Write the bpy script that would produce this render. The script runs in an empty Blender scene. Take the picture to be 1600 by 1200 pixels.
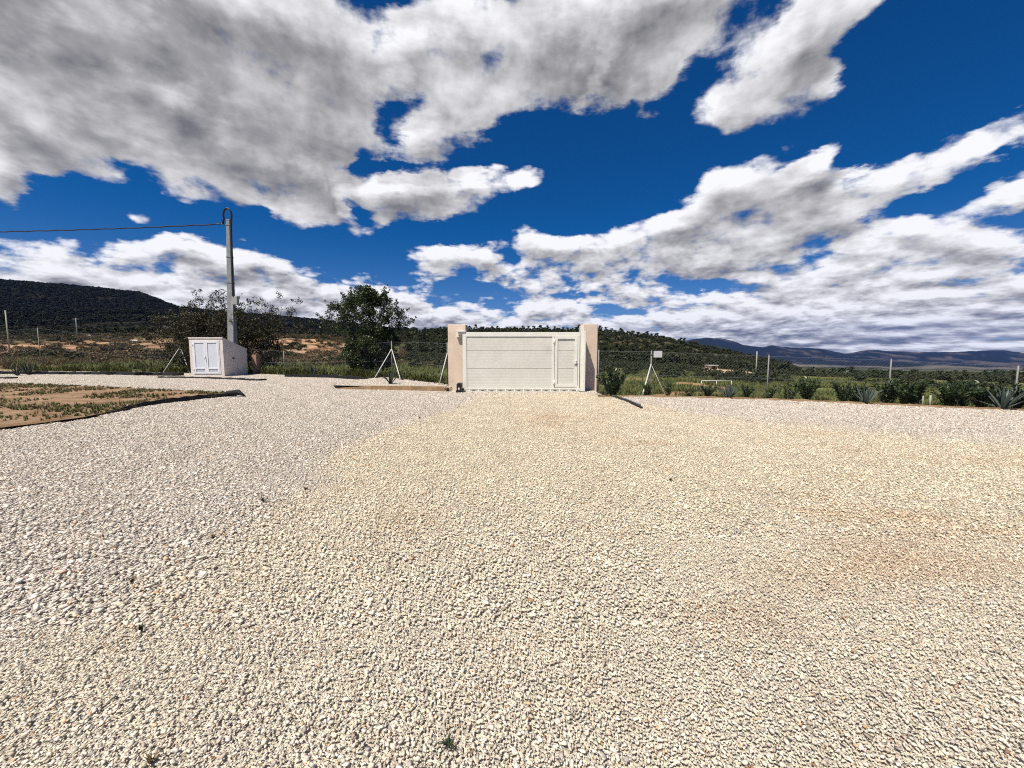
import bpy, bmesh, math, random
import numpy as np
from mathutils import Vector, Matrix, Euler

random.seed(7)
rng = np.random.default_rng(11)
C = bpy.context.scene.collection
SC = bpy.context.scene

# ------------------------------------------------------------------ camera
F_PX, PITCH, CAM_H = 610.0, math.radians(5.0), 1.5
cam_d = bpy.data.cameras.new("camera")
cam = bpy.data.objects.new("camera", cam_d); C.objects.link(cam)
cam_d.sensor_fit = 'HORIZONTAL'; cam_d.sensor_width = 36.0
cam_d.lens = 36.0 * F_PX / 1600.0
cam_d.clip_start = 0.05; cam_d.clip_end = 40000
cam.location = (0, 0, CAM_H)
cam.rotation_euler = (math.radians(90) - PITCH, 0, 0)
SC.camera = cam

def tan_y(py): return math.tan(math.atan((600 - py) / F_PX) - PITCH)
def ray(px, py):
    a = (px - 800) / F_PX; b = (600 - py) / F_PX
    return Vector((a, math.cos(PITCH) + b * math.sin(PITCH), -math.sin(PITCH) + b * math.cos(PITCH)))
def on_ground(px, py, z=0.0):
    d = ray(px, py); s = (z - CAM_H) / d.z
    return Vector((d.x * s, d.y * s, z))
def at_depth(px, py, Y):
    d = ray(px, py); s = Y / d.y
    return Vector((d.x * s, Y, CAM_H + d.z * s))

# ------------------------------------------------------------------ node helper
class NT:
    def __init__(s, tree): s.t = tree
    def n(s, typ, **kw):
        nd = s.t.nodes.new(typ)
        for k, v in kw.items(): setattr(nd, k, v)
        return nd
    def put(s, sock, v):
        if v is None: return
        if isinstance(v, bpy.types.NodeSocket): s.t.links.new(v, sock)
        else: sock.default_value = v
    def m(s, op, a, b=None, c=None, clamp=False):
        nd = s.n('ShaderNodeMath', operation=op, use_clamp=clamp)
        for i, v in enumerate((a, b, c)): s.put(nd.inputs[i], v)
        return nd.outputs[0]
    def vm(s, op, a, b=None, scale=None):
        nd = s.n('ShaderNodeVectorMath', operation=op)
        s.put(nd.inputs[0], a); s.put(nd.inputs[1], b)
        if scale is not None: s.put(nd.inputs['Scale'], scale)
        return nd.outputs[1] if op in ('DOT_PRODUCT', 'LENGTH') else nd.outputs[0]
    def noise(s, vec, scale, detail=4, rough=0.5, dist=0.0, out='Fac', lac=2.0):
        nd = s.n('ShaderNodeTexNoise')
        s.put(nd.inputs['Vector'], vec); nd.inputs['Scale'].default_value = scale
        nd.inputs['Detail'].default_value = detail; nd.inputs['Roughness'].default_value = rough
        nd.inputs['Distortion'].default_value = dist; nd.inputs['Lacunarity'].default_value = lac
        return nd.outputs[out]
    def vor(s, vec, scale, feature='F1', out='Distance'):
        nd = s.n('ShaderNodeTexVoronoi', feature=feature)
        s.put(nd.inputs['Vector'], vec); nd.inputs['Scale'].default_value = scale
        return nd.outputs[out]
    def mix(s, f, a, b, mode='MIX', clamp=True):
        nd = s.n('ShaderNodeMix', data_type='RGBA', blend_type=mode)
        s.put(nd.inputs[0], f); s.put(nd.inputs[6], a); s.put(nd.inputs[7], b)
        return nd.outputs[2]
    def ss(s, v, lo, hi, a=0.0, b=1.0, smooth=True):
        nd = s.n('ShaderNodeMapRange', interpolation_type='SMOOTHSTEP' if smooth else 'LINEAR')
        s.put(nd.inputs[0], v)
        for i, q in zip((1, 2, 3, 4), (lo, hi, a, b)): s.put(nd.inputs[i], q)
        return nd.outputs[0]
    def ramp(s, f, stops, interp='LINEAR'):
        nd = s.n('ShaderNodeValToRGB'); s.put(nd.inputs[0], f)
        cr = nd.color_ramp; cr.interpolation = interp
        while len(cr.elements) < len(stops): cr.elements.new(0.5)
        for e, (p, c) in zip(cr.elements, sorted(stops, key=lambda q: q[0])):
            e.position = p; e.color = c if len(c) == 4 else (*c, 1)
        return nd.outputs[0]
    def sep(s, v):
        nd = s.n('ShaderNodeSeparateXYZ'); s.put(nd.inputs[0], v); return nd.outputs
    def comb(s, x, y, z):
        nd = s.n('ShaderNodeCombineXYZ')
        for i, v in enumerate((x, y, z)): s.put(nd.inputs[i], v)
        return nd.outputs[0]
    def attr(s, name, typ='GEOMETRY', out='Color'):
        nd = s.n('ShaderNodeAttribute', attribute_type=typ, attribute_name=name); return nd.outputs[out]
    def pos(s): return s.n('ShaderNodeNewGeometry').outputs['Position']

# ------------------------------------------------------------------ world and sun
SUN_DIR = Vector((1.0, 1.25, -3.0)).normalized()      # the way the light travels
SUN_EL = math.asin(-SUN_DIR.z)
SUN_AZ = math.atan2(-SUN_DIR.x, -SUN_DIR.y)           # clockwise from +Y, towards the sun

def az_el(px, py):
    d = ray(px, py).normalized()
    return math.atan2(d.x, d.y), math.asin(d.z)

# masses of cloud and openings of blue: centre, half axes and tilt (degrees, anticlockwise), strength
CLOUDS = [
    (200, 60, 480, 230, -8, 0.62), (350, 225, 300, 105, -16, 0.52), (470, 312, 105, 50, -5, 0.46), (10, 285, 62, 58, -10, 0.48), (480, 110, 200, 170, 0, 0.38), (110, 225, 160, 50, -14, 0.3), (95, 268, 50, 18, -20, 0.28), (180, 288, 60, 14, -20, 0.26),
    (760, 70, 170, 150, 0, 0.50), (1000, 40, 225, 120, 14, 0.60), (1010, 110, 70, 75, 30, 0.42), (690, 205, 105, 62, 18, 0.46), (870, 130, 110, 60, 0, 0.30), (660, 60, 70, 90, 0, 0.3),
    (628, 182, 62, 22, 28, -0.30), (565, 265, 16, 50, 30, -0.22), (598, 62, 28, 24, 0, -0.22), (905, 75, 26, 75, -12, -0.40), (855, 130, 40, 34, 0, -0.22),
    (685, 306, 145, 54, 3, 0.58), (582, 357, 42, 26, 5, 0.46), (835, 284, 46, 26, 8, 0.42), (856, 248, 46, 13, 0, 0.36), (212, 340, 32, 14, -5, 0.38), (395, 362, 52, 18, 0, 0.40), (745, 255, 40, 14, 0, 0.30),
    (1225, 120, 190, 84, 42, 0.46), (1110, 205, 110, 44, 30, 0.40), (1310, 20, 110, 100, 30, 0.36), (1330, 130, 50, 40, 30, 0.2),
    (1460, 258, 165, 46, 26, 0.58), (1585, 205, 80, 36, 20, 0.42), (1590, 300, 95, 30, 8, 0.46), (1262, 248, 58, 18, 30, 0.36), (1385, 135, 16, 14, 0, 0.3), (1330, 268, 40, 10, 5, 0.26),
    (1190, 315, 170, 64, 4, 0.60), (1330, 365, 190, 50, 4, 0.40), (1480, 345, 120, 26, 6, 0.24), (1080, 370, 230, 56, 3, 0.44), (900, 415, 280, 62, 2, 0.50), (690, 408, 88, 34, 0, 0.46), (860, 385, 70, 22, 0, 0.3), (1300, 420, 300, 42, 2, 0.42), (1500, 395, 180, 40, 5, 0.42), (1180, 410, 180, 40, 0, 0.35),
    (150, 418, 330, 54, 0, 0.52), (420, 440, 230, 54, -9, 0.50), (590, 485, 130, 38, -8, 0.48),
    (850, 490, 640, 40, 0, 0.34), (1350, 490, 480, 60, 0, 0.40), (150, 480, 420, 50, 0, 0.30),
    (1480, 90, 230, 140, 0, -0.40), (1060, 240, 170, 50, 25, -0.30), (230, 338, 260, 26, -4, -0.28), (770, 228, 90, 26, -10, -0.20), (960, 270, 120, 80, 0, -0.30), (690, 365, 90, 16, 0, -0.30), (552, 318, 18, 62, 22, -0.42), (620, 255, 90, 12, 4, -0.26),
    (560, 402, 80, 20, -8, -0.34), (735, 452, 90, 22, -22, -0.30), (480, 380, 80, 16, -8, -0.2), (1420, 330, 110, 26, 15, -0.26), (940, 340, 110, 30, 12, -0.22), (1130, 447, 70, 14, 0, -0.32), (1000, 484, 100, 9, 0, -0.24),
]

def cloud_group():
    g = bpy.data.node_groups.new("cloud_field", 'ShaderNodeTree')
    g.interface.new_socket("Direction", in_out='INPUT', socket_type='NodeSocketVector')
    g.interface.new_socket("Field", in_out='OUTPUT', socket_type='NodeSocketFloat')
    g.interface.new_socket("Detail", in_out='OUTPUT', socket_type='NodeSocketFloat')
    q = NT(g)
    gi = q.n('NodeGroupInput'); go = q.n('NodeGroupOutput')
    d = q.vm('NORMALIZE', gi.outputs[0])
    x, y, z = q.sep(d)[:3]
    az = q.m('ARCTAN2', x, y); el = q.m('ARCSINE', z)
    ae = q.comb(az, el, 0.0)
    zc = q.m('ADD', q.m('MAXIMUM', z, 0.0), 0.16)
    plane = q.comb(q.m('DIVIDE', x, zc), q.m('DIVIDE', y, zc), q.m('MULTIPLY', z, 3.0))
    warp = q.noise(plane, 1.1, 4, 0.55, out='Color')
    warp = q.vm('SCALE', q.vm('SUBTRACT', warp, (0.5, 0.5, 0.5)), scale=0.55)
    pw = q.vm('ADD', plane, warp)
    n1 = q.noise(pw, 2.0, 10, 0.56)
    iso = q.noise(q.vm('MULTIPLY', q.vm('ADD', d, q.vm('SCALE', warp, scale=0.10)), (1, 1, 1.7)), 9.0, 9, 0.56)
    n1 = q.m('ADD', q.m('MULTIPLY', n1, 0.42), q.m('MULTIPLY', iso, 0.58))
    vo = q.n('ShaderNodeTexVoronoi', feature='F1')
    vv = q.comb(q.m('MULTIPLY', az, 9.0), q.m('MULTIPLY', q.m('LOGARITHM', q.m('ADD', q.m('MAXIMUM', el, 0.0), 0.12), 2.718), 5.0), 0.0)
    q.put(vo.inputs['Vector'], q.vm('ADD', vv, q.vm('SCALE', warp, scale=1.3)))
    vo.inputs['Scale'].default_value = 1.7; vo.inputs['Detail'].default_value = 2.5; vo.inputs['Roughness'].default_value = 0.55
    puff = q.m('SUBTRACT', 0.5, vo.outputs['Distance'])
    n2 = q.noise(q.vm('ADD', pw, (7.3, 1.1, 3.0)), 5.5, 8, 0.6)
    # the layout is warped too so that no mass keeps a plain outline
    aw = q.vm('SUBTRACT', q.noise(plane, 2.4, 7, 0.6, out='Color'), (0.5, 0.5, 0.5))
    elw = q.m('ADD', q.m('MULTIPLY', q.m('MAXIMUM', el, 0.02), 0.40), 0.02)
    aw = q.vm('MULTIPLY', aw, q.comb(q.m('MULTIPLY', elw, 1.0), q.m('MULTIPLY', elw, 0.7), 0.0))
    ae = q.vm('ADD', ae, aw)
    total = None
    for (cx, cy, rx, ry, ang, amp) in CLOUDS:
        a = math.radians(ang)
        c = Vector(az_el(cx, cy))
        e1 = Vector(az_el(cx + rx * .25 * math.cos(a), cy - rx * .25 * math.sin(a))) - c
        e2 = Vector(az_el(cx - ry * .25 * math.sin(a), cy - ry * .25 * math.cos(a))) - c
        mp = q.n('ShaderNodeMapping', vector_type='TEXTURE')
        q.put(mp.inputs[0], ae)
        mp.inputs[1].default_value = (c.x, c.y, 0)
        mp.inputs[2].default_value = (0, 0, math.atan2(e1.y, e1.x))
        mp.inputs[3].default_value = (e1.length * 4 * 1.32, e2.length * 4 * 1.32, 1)
        gr = q.n('ShaderNodeTexGradient', gradient_type='SPHERICAL')
        q.put(gr.inputs[0], mp.outputs[0])
        s_ = q.ss(gr.outputs['Fac'], 0.0, 0.75)
        total = q.m('MULTIPLY_ADD', s_, amp, total if total is not None else 0.0)
    total = q.m('MINIMUM', total, 0.66)
    ahead = q.ss(y, -0.2, 0.35)                         # beyond the mapped part of the sky broken cloud goes on
    base = q.m('ADD', q.ss(ahead, 0.0, 1.0, 0.36, 0.25), q.ss(el, 0.01, 0.15, 0.56, 0.0))
    f = q.m('ADD', q.m('ADD', total, base), q.m('MULTIPLY', q.m('SUBTRACT', n1, 0.5), 1.65))
    f = q.m('MULTIPLY_ADD', q.m('SUBTRACT', n2, 0.5), 0.34, f)
    deck = q.comb(q.m('MULTIPLY', az, 9.0), q.m('MULTIPLY', q.m('LOGARITHM', q.m('ADD', q.m('MAXIMUM', el, 0.0), 0.05), 2.718), 3.4), 2.0)
    deck = q.noise(q.vm('ADD', deck, q.vm('SCALE', warp, scale=0.5)), 1.5, 9, 0.62)
    f = q.m('MULTIPLY_ADD', q.m('SUBTRACT', deck, 0.52), q.ss(el, 0.06, 0.30, 1.15, 0.25), f)
    f = q.m('MULTIPLY_ADD', puff, q.ss(el, 0.1, 0.5, 0.34, 0.14), f)
    q.put(go.inputs[0], f); q.put(go.inputs[1], q.m('MULTIPLY_ADD', q.m('SUBTRACT', n1, 0.5), 0.9, q.m('ADD', total, base)))
    return g

world = bpy.data.worlds.new("World"); SC.world = world; world.use_nodes = True
wt = NT(world.node_tree); world.node_tree.nodes.clear()
SKY_STRENGTH = 0.1
wo = wt.n('ShaderNodeOutputWorld'); bg = wt.n('ShaderNodeBackground')
bg.inputs['Strength'].default_value = SKY_STRENGTH
sky = wt.n('ShaderNodeTexSky', sky_type='NISHITA')
sky.sun_disc = False; sky.sun_elevation = SUN_EL; sky.sun_rotation = SUN_AZ
sky.altitude = 500; sky.air_density = 1.0; sky.dust_density = 0.3; sky.ozone_density = 2.5
tc = wt.n('ShaderNodeTexCoord')
dirv = wt.vm('NORMALIZE', tc.outputs['Generated'])
dz = wt.sep(dirv)[2]
grp = cloud_group()
def cfield(v):
    nd = wt.n('ShaderNodeGroup'); nd.node_tree = grp; wt.put(nd.inputs[0], v); return nd.outputs
dlt = wt.m('MULTIPLY_ADD', wt.m('MAXIMUM', dz, 0.0), 0.11, 0.010)
f0 = cfield(dirv)
up = wt.vm('ADD', dirv, wt.vm('SCALE', tuple(v * w for v, w in zip(-SUN_DIR, (1, 0.4, 1))), scale=dlt))
f1 = cfield(up)
cover = wt.ss(f0[0], 0.38, 0.66)
relief = wt.m('SUBTRACT', f0[0], f1[0])                 # less cloud on the sun's side: a lit flank
thick = wt.ss(wt.m('MULTIPLY_ADD', wt.m('SUBTRACT', f0[0], f0[1]), 0.45, f0[1]), 0.46, 0.98)
overhead = wt.ss(dz, 0.05, 0.40)
lum = wt.m('MULTIPLY_ADD', relief, wt.ss(dz, 0.05, 0.35, 1.0, 0.75), 0.77)
lown = wt.noise(wt.vm('MULTIPLY', dirv, (1, 1, 1.6)), 5.0, 4, 0.55)
lum = wt.m('MULTIPLY_ADD', wt.m('SUBTRACT', lown, 0.5), 0.55, lum)
lum = wt.m('SUBTRACT', lum, wt.m('MULTIPLY', thick, wt.m('MULTIPLY_ADD', overhead, 0.24, 0.15)))
lum = wt.m('MINIMUM', wt.m('MAXIMUM', lum, 0.24), 0.88)
shade = wt.ramp(lum, [(0.24, (0.125, 0.125, 0.135)), (0.45, (0.275, 0.27, 0.278)), (0.65, (0.47, 0.465, 0.475)), (0.88, (0.70, 0.70, 0.72))])
tint = wt.mix(wt.ss(dz, 0.0, 0.30), (0.22, 0.33, 0.56, 1), (0.018, 0.245, 0.50, 1))
hue = wt.mix(1.0, sky.outputs[0], tint, 'MULTIPLY')
ccol = wt.vm('SCALE', shade, scale=1.0 / SKY_STRENGTH)
skycol = wt.mix(cover, hue, ccol)
wt.put(bg.inputs['Color'], skycol); wt.put(wo.inputs['Surface'], bg.outputs[0])
world.cycles.sampling_method = 'NONE'

sun_d = bpy.data.lights.new("sun", 'SUN'); sun = bpy.data.objects.new("sun", sun_d); C.objects.link(sun)
sun_d.energy = 5.0; sun_d.angle = math.radians(0.5); sun_d.color = (1.0, 0.93, 0.82)
sun.rotation_euler = SUN_DIR.to_track_quat('-Z', 'Y').to_euler(); sun.location = (-20, -20, 60)

SC.view_settings.view_transform = 'Standard'; SC.view_settings.look = 'None'
SC.view_settings.exposure = 0.5; SC.view_settings.gamma = 1.0; SC.view_settings.use_curve_mapping = False
SC.render.engine = 'CYCLES'
cy = SC.cycles
cy.max_bounces = 5; cy.diffuse_bounces = 3; cy.glossy_bounces = 2; cy.transmission_bounces = 2; cy.transparent_max_bounces = 4; cy.volume_bounces = 0
cy.use_adaptive_sampling = True; cy.adaptive_threshold = 0.004
cy.use_denoising = False; cy.denoiser = 'OPENIMAGEDENOISE'
cy.sample_clamp_indirect = 6
SC.render.film_transparent = False
cy.filter_width = 1.1

# ------------------------------------------------------------------ object helpers
def link(name, me, mat=None, parent=None, kind=None, loc=None):
    o = bpy.data.objects.new(name, me); C.objects.link(o)
    if mat is not None and me is not None:
        for mm in (mat if isinstance(mat, (list, tuple)) else [mat]): me.materials.append(mm)
    if parent is not None: o.parent = parent
    if kind: o['kind'] = kind
    if loc is not None: o.location = loc
    return o
def tag(o, label, cat, group=None):
    o['label'] = label; o['category'] = cat
    if group: o['group'] = group
    return o
def thing(name, label, cat, loc=(0, 0, 0), rz=0.0, group=None):
    o = bpy.data.objects.new(name, None); C.objects.link(o)
    o.location = loc; o.rotation_euler = (0, 0, rz); o.empty_display_size = 0.2
    return tag(o, label, cat, group)
def copy_tree(o, parent=None):
    c = o.copy(); C.objects.link(c)
    if parent is not None: c.parent = parent
    for ch in list(o.children): copy_tree(ch, c)
    return c
def np_mesh(name, verts, faces, smooth=False, attrs=None):
    """verts (n,3); faces: array (m,3) or (m,4)"""
    verts = np.asarray(verts, dtype=np.float32); faces = np.asarray(faces, dtype=np.int32)
    k = faces.shape[1]; me = bpy.data.meshes.new(name)
    me.vertices.add(len(verts)); me.vertices.foreach_set('co', verts.ravel())
    me.loops.add(faces.size); me.loops.foreach_set('vertex_index', faces.ravel())
    me.polygons.add(len(faces)); me.polygons.foreach_set('loop_start', np.arange(0, faces.size, k, dtype=np.int32))
    me.polygons.foreach_set('loop_total', np.full(len(faces), k, dtype=np.int32))
    if smooth: me.polygons.foreach_set('use_smooth', np.ones(len(faces), dtype=bool))
    if attrs:
        for an, av in attrs.items():
            a = me.color_attributes.new(an, 'FLOAT_COLOR', 'POINT'); a.data.foreach_set('color', np.asarray(av, dtype=np.float32).ravel())
    me.update(calc_edges=True); me.validate(); return me
class MB:
    """collects shapes for one mesh"""
    def __init__(s): s.bm = bmesh.new()
    def box(s, x0, x1, y0, y1, z0, z1, bevel=0.0):
        r = bmesh.ops.create_cube(s.bm, size=1.0)
        vs = r['verts']
        for v in vs:
            v.co = Vector(((x0 + x1) / 2 + v.co.x * (x1 - x0), (y0 + y1) / 2 + v.co.y * (y1 - y0), (z0 + z1) / 2 + v.co.z * (z1 - z0)))
        if bevel:
            es = list({e for v in vs for e in v.link_edges})
            bmesh.ops.bevel(s.bm, geom=es, offset=bevel, segments=2, affect='EDGES', profile=0.5)
        return s
    def prism(s, pts, axis, a0, a1):
        """polygon pts (u,v) extruded along axis 'x','y' or 'z'"""
        def mk(u, v, a): return {'x': (a, u, v), 'y': (u, a, v), 'z': (u, v, a)}[axis]
        A = [s.bm.verts.new(mk(u, v, a0)) for u, v in pts]; B = [s.bm.verts.new(mk(u, v, a1)) for u, v in pts]
        n = len(pts)
        s.bm.faces.new(A); s.bm.faces.new(B[::-1])
        for i in range(n): s.bm.faces.new((A[i], B[i], B[(i + 1) % n], A[(i + 1) % n]))
        return s
    def tube(s, pts, rad, seg=8, cap=True):
        pts = [Vector(p) for p in pts]
        rads = rad if isinstance(rad, (list, tuple)) else [rad] * len(pts)
        rings = []; prev = None
        for i, p in enumerate(pts):
            t = (pts[min(i + 1, len(pts) - 1)] - pts[max(i - 1, 0)]).normalized()
            ref = prev if prev is not None else (Vector((0, 0, 1)) if abs(t.z) < 0.9 else Vector((1, 0, 0)))
            a = t.cross(ref)
            if a.length < 1e-4: a = t.cross(Vector((0.3, 1, 0.2)))
            a.normalize(); b = a.cross(t).normalized(); prev = b
            rings.append([s.bm.verts.new(p + (a * math.cos(2 * math.pi * k / seg) + b * math.sin(2 * math.pi * k / seg)) * rads[i]) for k in range(seg)])
        for r0, r1 in zip(rings, rings[1:]):
            for k in range(seg):
                f = s.bm.faces.new((r0[k], r0[(k + 1) % seg], r1[(k + 1) % seg], r1[k])); f.smooth = True
        if cap:
            try: s.bm.faces.new(rings[0][::-1]); s.bm.faces.new(rings[-1])
            except ValueError: pass
        return s
    def done(s, name, mat, parent=None, kind=None, loc=None):
        bmesh.ops.recalc_face_normals(s.bm, faces=s.bm.faces)
        me = bpy.data.meshes.new(name); s.bm.to_mesh(me); s.bm.free()
        return link(name, me, mat, parent, kind, loc)

# ------------------------------------------------------------------ materials
def base_mat(name, rough=0.7, spec=0.3):
    m = bpy.data.materials.new(name); m.use_nodes = True
    q = NT(m.node_tree); b = m.node_tree.nodes['Principled BSDF']
    b.inputs['Roughness'].default_value = rough; b.inputs['Specular IOR Level'].default_value = spec
    return m, q, b
def bump(q, b, h, dist=0.01, strength=0.5):
    bp = q.n('ShaderNodeBump'); q.put(bp.inputs['Height'], h); bp.inputs['Distance'].default_value = dist
    bp.inputs['Strength'].default_value = strength; q.put(b.inputs['Normal'], bp.outputs[0])
def simple(name, col, rough=0.6, var=0.12, scale=6.0, spec=0.3, bmp=0.0, bscale=120.0, metal=0.0, dirt=None, dirt_amt=0.0):
    m, q, b = base_mat(name, rough, spec)
    p = q.pos()
    n = q.noise(p, scale, 6, 0.6)
    c = q.mix(q.ss(n, 0.3, 0.7), (*[v * (1 - var) for v in col], 1), (*[min(1, v * (1 + var)) for v in col], 1))
    if dirt:
        dn = q.ss(q.noise(p, scale * 0.7, 8, 0.65), 0.62 - dirt_amt, 0.75)
        c = q.mix(q.m('MULTIPLY', dn, 0.6), c, (*dirt, 1))
    q.put(b.inputs['Base Color'], c); b.inputs['Metallic'].default_value = metal
    if bmp: bump(q, b, q.noise(p, bscale, 5, 0.65), bmp, 0.6)
    return m
def leaf_mat(name, c0, c1, rough=0.5, attr=True, spec=0.3):
    m, q, b = base_mat(name, rough, spec)
    oi = q.n('ShaderNodeObjectInfo').outputs['Random']
    n = q.noise(q.pos(), 2.3, 3, 0.6)
    t = q.attr('tint', out='Fac') if attr else n
    f = q.m('ADD', q.m('MULTIPLY', t, 0.7), q.m('MULTIPLY', q.m('SUBTRACT', q.m('ADD', n, oi), 0.85), 0.5), clamp=True)
    q.put(b.inputs['Base Color'], q.mix(f, (*c0, 1), (*c1, 1)))
    return m

def zone_group():
    """where the yard's gravel is yellow and dusty (1) and where it is clean and pinkish white (0), in plan"""
    g = bpy.data.node_groups.new("gravel_zone", 'ShaderNodeTree')
    g.interface.new_socket("Position", in_out='INPUT', socket_type='NodeSocketVector')
    g.interface.new_socket("Cream", in_out='OUTPUT', socket_type='NodeSocketFloat')
    g.interface.new_socket("Dust", in_out='OUTPUT', socket_type='NodeSocketFloat')
    q = NT(g); gi = q.n('NodeGroupInput'); go = q.n('NodeGroupOutput'); p = gi.outputs[0]
    x, y, z = q.sep(p)[:3]
    nz = q.m('SUBTRACT', q.noise(p, 0.9, 6, 0.6), 0.5)
    L = [(0.0, -2.55), (1.8, -2.5), (2.1, -2.4), (2.7, -2.33), (3.66, -2.3), (4.5, -2.2), (5.2, -2.75), (6.3, -2.62), (8.4, -2.05), (9.7, -1.5), (11.5, -1.15), (14, -0.9)]
    lx = q.ramp(q.m('DIVIDE', y, 14.0), [(a / 14, ((v + 4) / 4,) * 3) for a, v in L])
    lx = q.m('MULTIPLY_ADD', lx, 4.0, -4.0)
    cl = q.ss(q.m('MULTIPLY_ADD', nz, 0.9, q.m('SUBTRACT', x, lx)), -0.35, 0.45)
    R = [(2.4, 13.5), (3.6, 10.9), (4.4, 8.9), (6.1, 7.4), (8.1, 6.2), (12, 4.8), (20, 3.5)]
    ry = q.ramp(q.m('DIVIDE', x, 20.0), [(a / 20, (v / 14,) * 3) for a, v in R])
    ry = q.m('MULTIPLY', ry, 14.0)
    cr = q.ss(q.m('MULTIPLY_ADD', nz, 2.2, q.m('SUBTRACT', ry, y)), -0.8, 0.9)
    clean = q.ss(q.m('MULTIPLY_ADD', nz, 3.0, y), 0.8, 5.2, 0.48, 1.0)
    cream = q.m('MULTIPLY', q.m('MULTIPLY', cl, cr), clean)
    d1 = q.noise(q.vm('MULTIPLY', p, (0.45, 0.9, 1)), 1.0, 5, 0.6)
    right = q.ss(x, -1.0, 3.2)
    dust = q.m('MULTIPLY', q.m('MULTIPLY', q.ss(d1, 0.50, 0.72), right), cr)
    for (bx, by, rx, ry_) in ((3.05, 2.75, .9, .42), (2.0, 2.45, .7, .30), (3.8, 3.2, .9, .4), (0.7, 8.3, 1.0, 1.6), (-1.0, 3.3, .5, .35), (1.2, 2.1, .5, .2)):
        dv = q.vm('MULTIPLY', q.vm('SUBTRACT', p, (bx, by, 0)), (1 / rx, 1 / ry_, 0))
        dust = q.m('ADD', dust, q.ss(q.m('MULTIPLY_ADD', nz, 2.6, q.vm('LENGTH', dv)), 0.1, 1.25, 0.45, 0.0))
    dust = q.m('MINIMUM', dust, 1.0)
    q.put(go.inputs[0], cream); q.put(go.inputs[1], dust)
    return g
ZG = zone_group()
WHITE_G = (0.585, 0.535, 0.465, 1); CREAM_G = (0.650, 0.582, 0.450, 1); DUST_G = (0.54, 0.40, 0.265, 1)
def zone_color(q, dither=False):
    nd = q.n('ShaderNodeGroup'); nd.node_tree = ZG; p = q.pos(); q.put(nd.inputs[0], p)
    z_ = nd.outputs[0]
    if dither: z_ = q.m('MULTIPLY_ADD', z_, 0.35, q.m('MULTIPLY', q.ss(q.m('SUBTRACT', z_, q.attr('stone', out='Alpha')), -0.06, 0.06), 0.65))
    c = q.mix(z_, WHITE_G, CREAM_G)
    c = q.mix(q.m('MULTIPLY', nd.outputs[1], 0.62), c, DUST_G)
    return c, p, nd.outputs
m_stone, q, b = base_mat("gravel_stone", 0.85, 0.2)
c, p, zo = zone_color(q, True)
st = q.attr('stone')
c = q.mix(1.0, c, st, 'MULTIPLY')
n = q.noise(p, 160, 3, 0.6)
c = q.mix(1.0, c, q.ramp(n, [(0.3, (0.82,) * 3), (0.7, (1.1,) * 3)]), 'MULTIPLY')
big = q.noise(p, 1.6, 5, 0.6)
c = q.mix(1.0, c, q.ramp(big, [(0.3, (0.90, 0.89, 0.88)), (0.7, (1.06, 1.06, 1.06))]), 'MULTIPLY')
q.put(b.inputs['Base Color'], c)
m_fines, q, b = base_mat("gravel_fines", 0.95, 0.1)
c, p, zo = zone_color(q)
v = q.vor(p, 55.0, out='Color'); vd = q.vor(p, 55.0)
c = q.mix(1.0, c, q.ramp(q.sep(v)[0], [(0.0, (0.75,) * 3), (1.0, (1.05,) * 3)]), 'MULTIPLY')
q.put(b.inputs['Base Color'], c); bump(q, b, q.m('SUBTRACT', 1.0, vd), 0.02, 0.9)

m_render = simple("sand_render", (0.64, 0.52, 0.41), 0.9, 0.07, 2.2, 0.15, 0.0015, 90, dirt=(0.36, 0.24, 0.16), dirt_amt=0.04)
m_render_box = simple("cabinet_render", (0.66, 0.595, 0.54), 0.9, 0.06, 2.0, 0.15, 0.0012, 90, dirt=(0.45, 0.34, 0.27), dirt_amt=0.02)
m_white = simple("white_lacquer", (0.72, 0.70, 0.63), 0.38, 0.04, 3.0, 0.45)
m_panel = simple("cream_gate_panel", (0.62, 0.605, 0.535), 0.45, 0.05, 1.5, 0.4, dirt=(0.5, 0.46, 0.38), dirt_amt=0.0)
m_upvc = simple("white_door", (0.74, 0.74, 0.74), 0.35, 0.03, 3.0, 0.45)
m_upvc2 = simple("door_infill", (0.60, 0.63, 0.68), 0.4, 0.03, 3.0, 0.4)
m_black = simple("black_plastic", (0.013, 0.013, 0.015), 0.45, 0.2, 8, 0.4)
m_fabric = simple("black_geotextile", (0.016, 0.016, 0.018), 0.75, 0.35, 9, 0.25, 0.01, 60)
m_galv = simple("galvanised_steel", (0.20, 0.20, 0.195), 0.6, 0.12, 10, 0.3)
m_brace = simple("bright_steel", (0.50, 0.50, 0.48), 0.5, 0.1, 10, 0.3)
m_galv_dark = simple("weathered_steel", (0.20, 0.21, 0.22), 0.6, 0.15, 8, 0.3, metal=0.3)
m_pole = simple("pole_steel", (0.22, 0.23, 0.235), 0.6, 0.15, 4, 0.3, 0.002, 40)
m_greybox = simple("grey_plastic", (0.30, 0.30, 0.29), 0.5, 0.05, 5)
m_bark = simple("bark", (0.07, 0.055, 0.042), 0.9, 0.35, 9, 0.1, 0.02, 30)
m_kerb = simple("earth_stained_concrete", (0.30, 0.20, 0.115), 0.95, 0.25, 3.5, 0.1, 0.012, 50, dirt=(0.16, 0.10, 0.06), dirt_amt=0.08)
m_concrete = simple("concrete", (0.42, 0.39, 0.34), 0.9, 0.12, 4, 0.15, 0.006, 70)
m_pipe = simple("grey_pipe", (0.12, 0.12, 0.125), 0.5, 0.1, 6)
m_block = simple("terracotta_block", (0.33, 0.20, 0.14), 0.9, 0.2, 6, 0.1, 0.01, 60)
m_stake = simple("stake_wood", (0.30, 0.31, 0.25), 0.8, 0.15)
m_sign = simple("sign_plate", (0.55, 0.55, 0.55), 0.4, 0.06, 12, 0.4)
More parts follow.
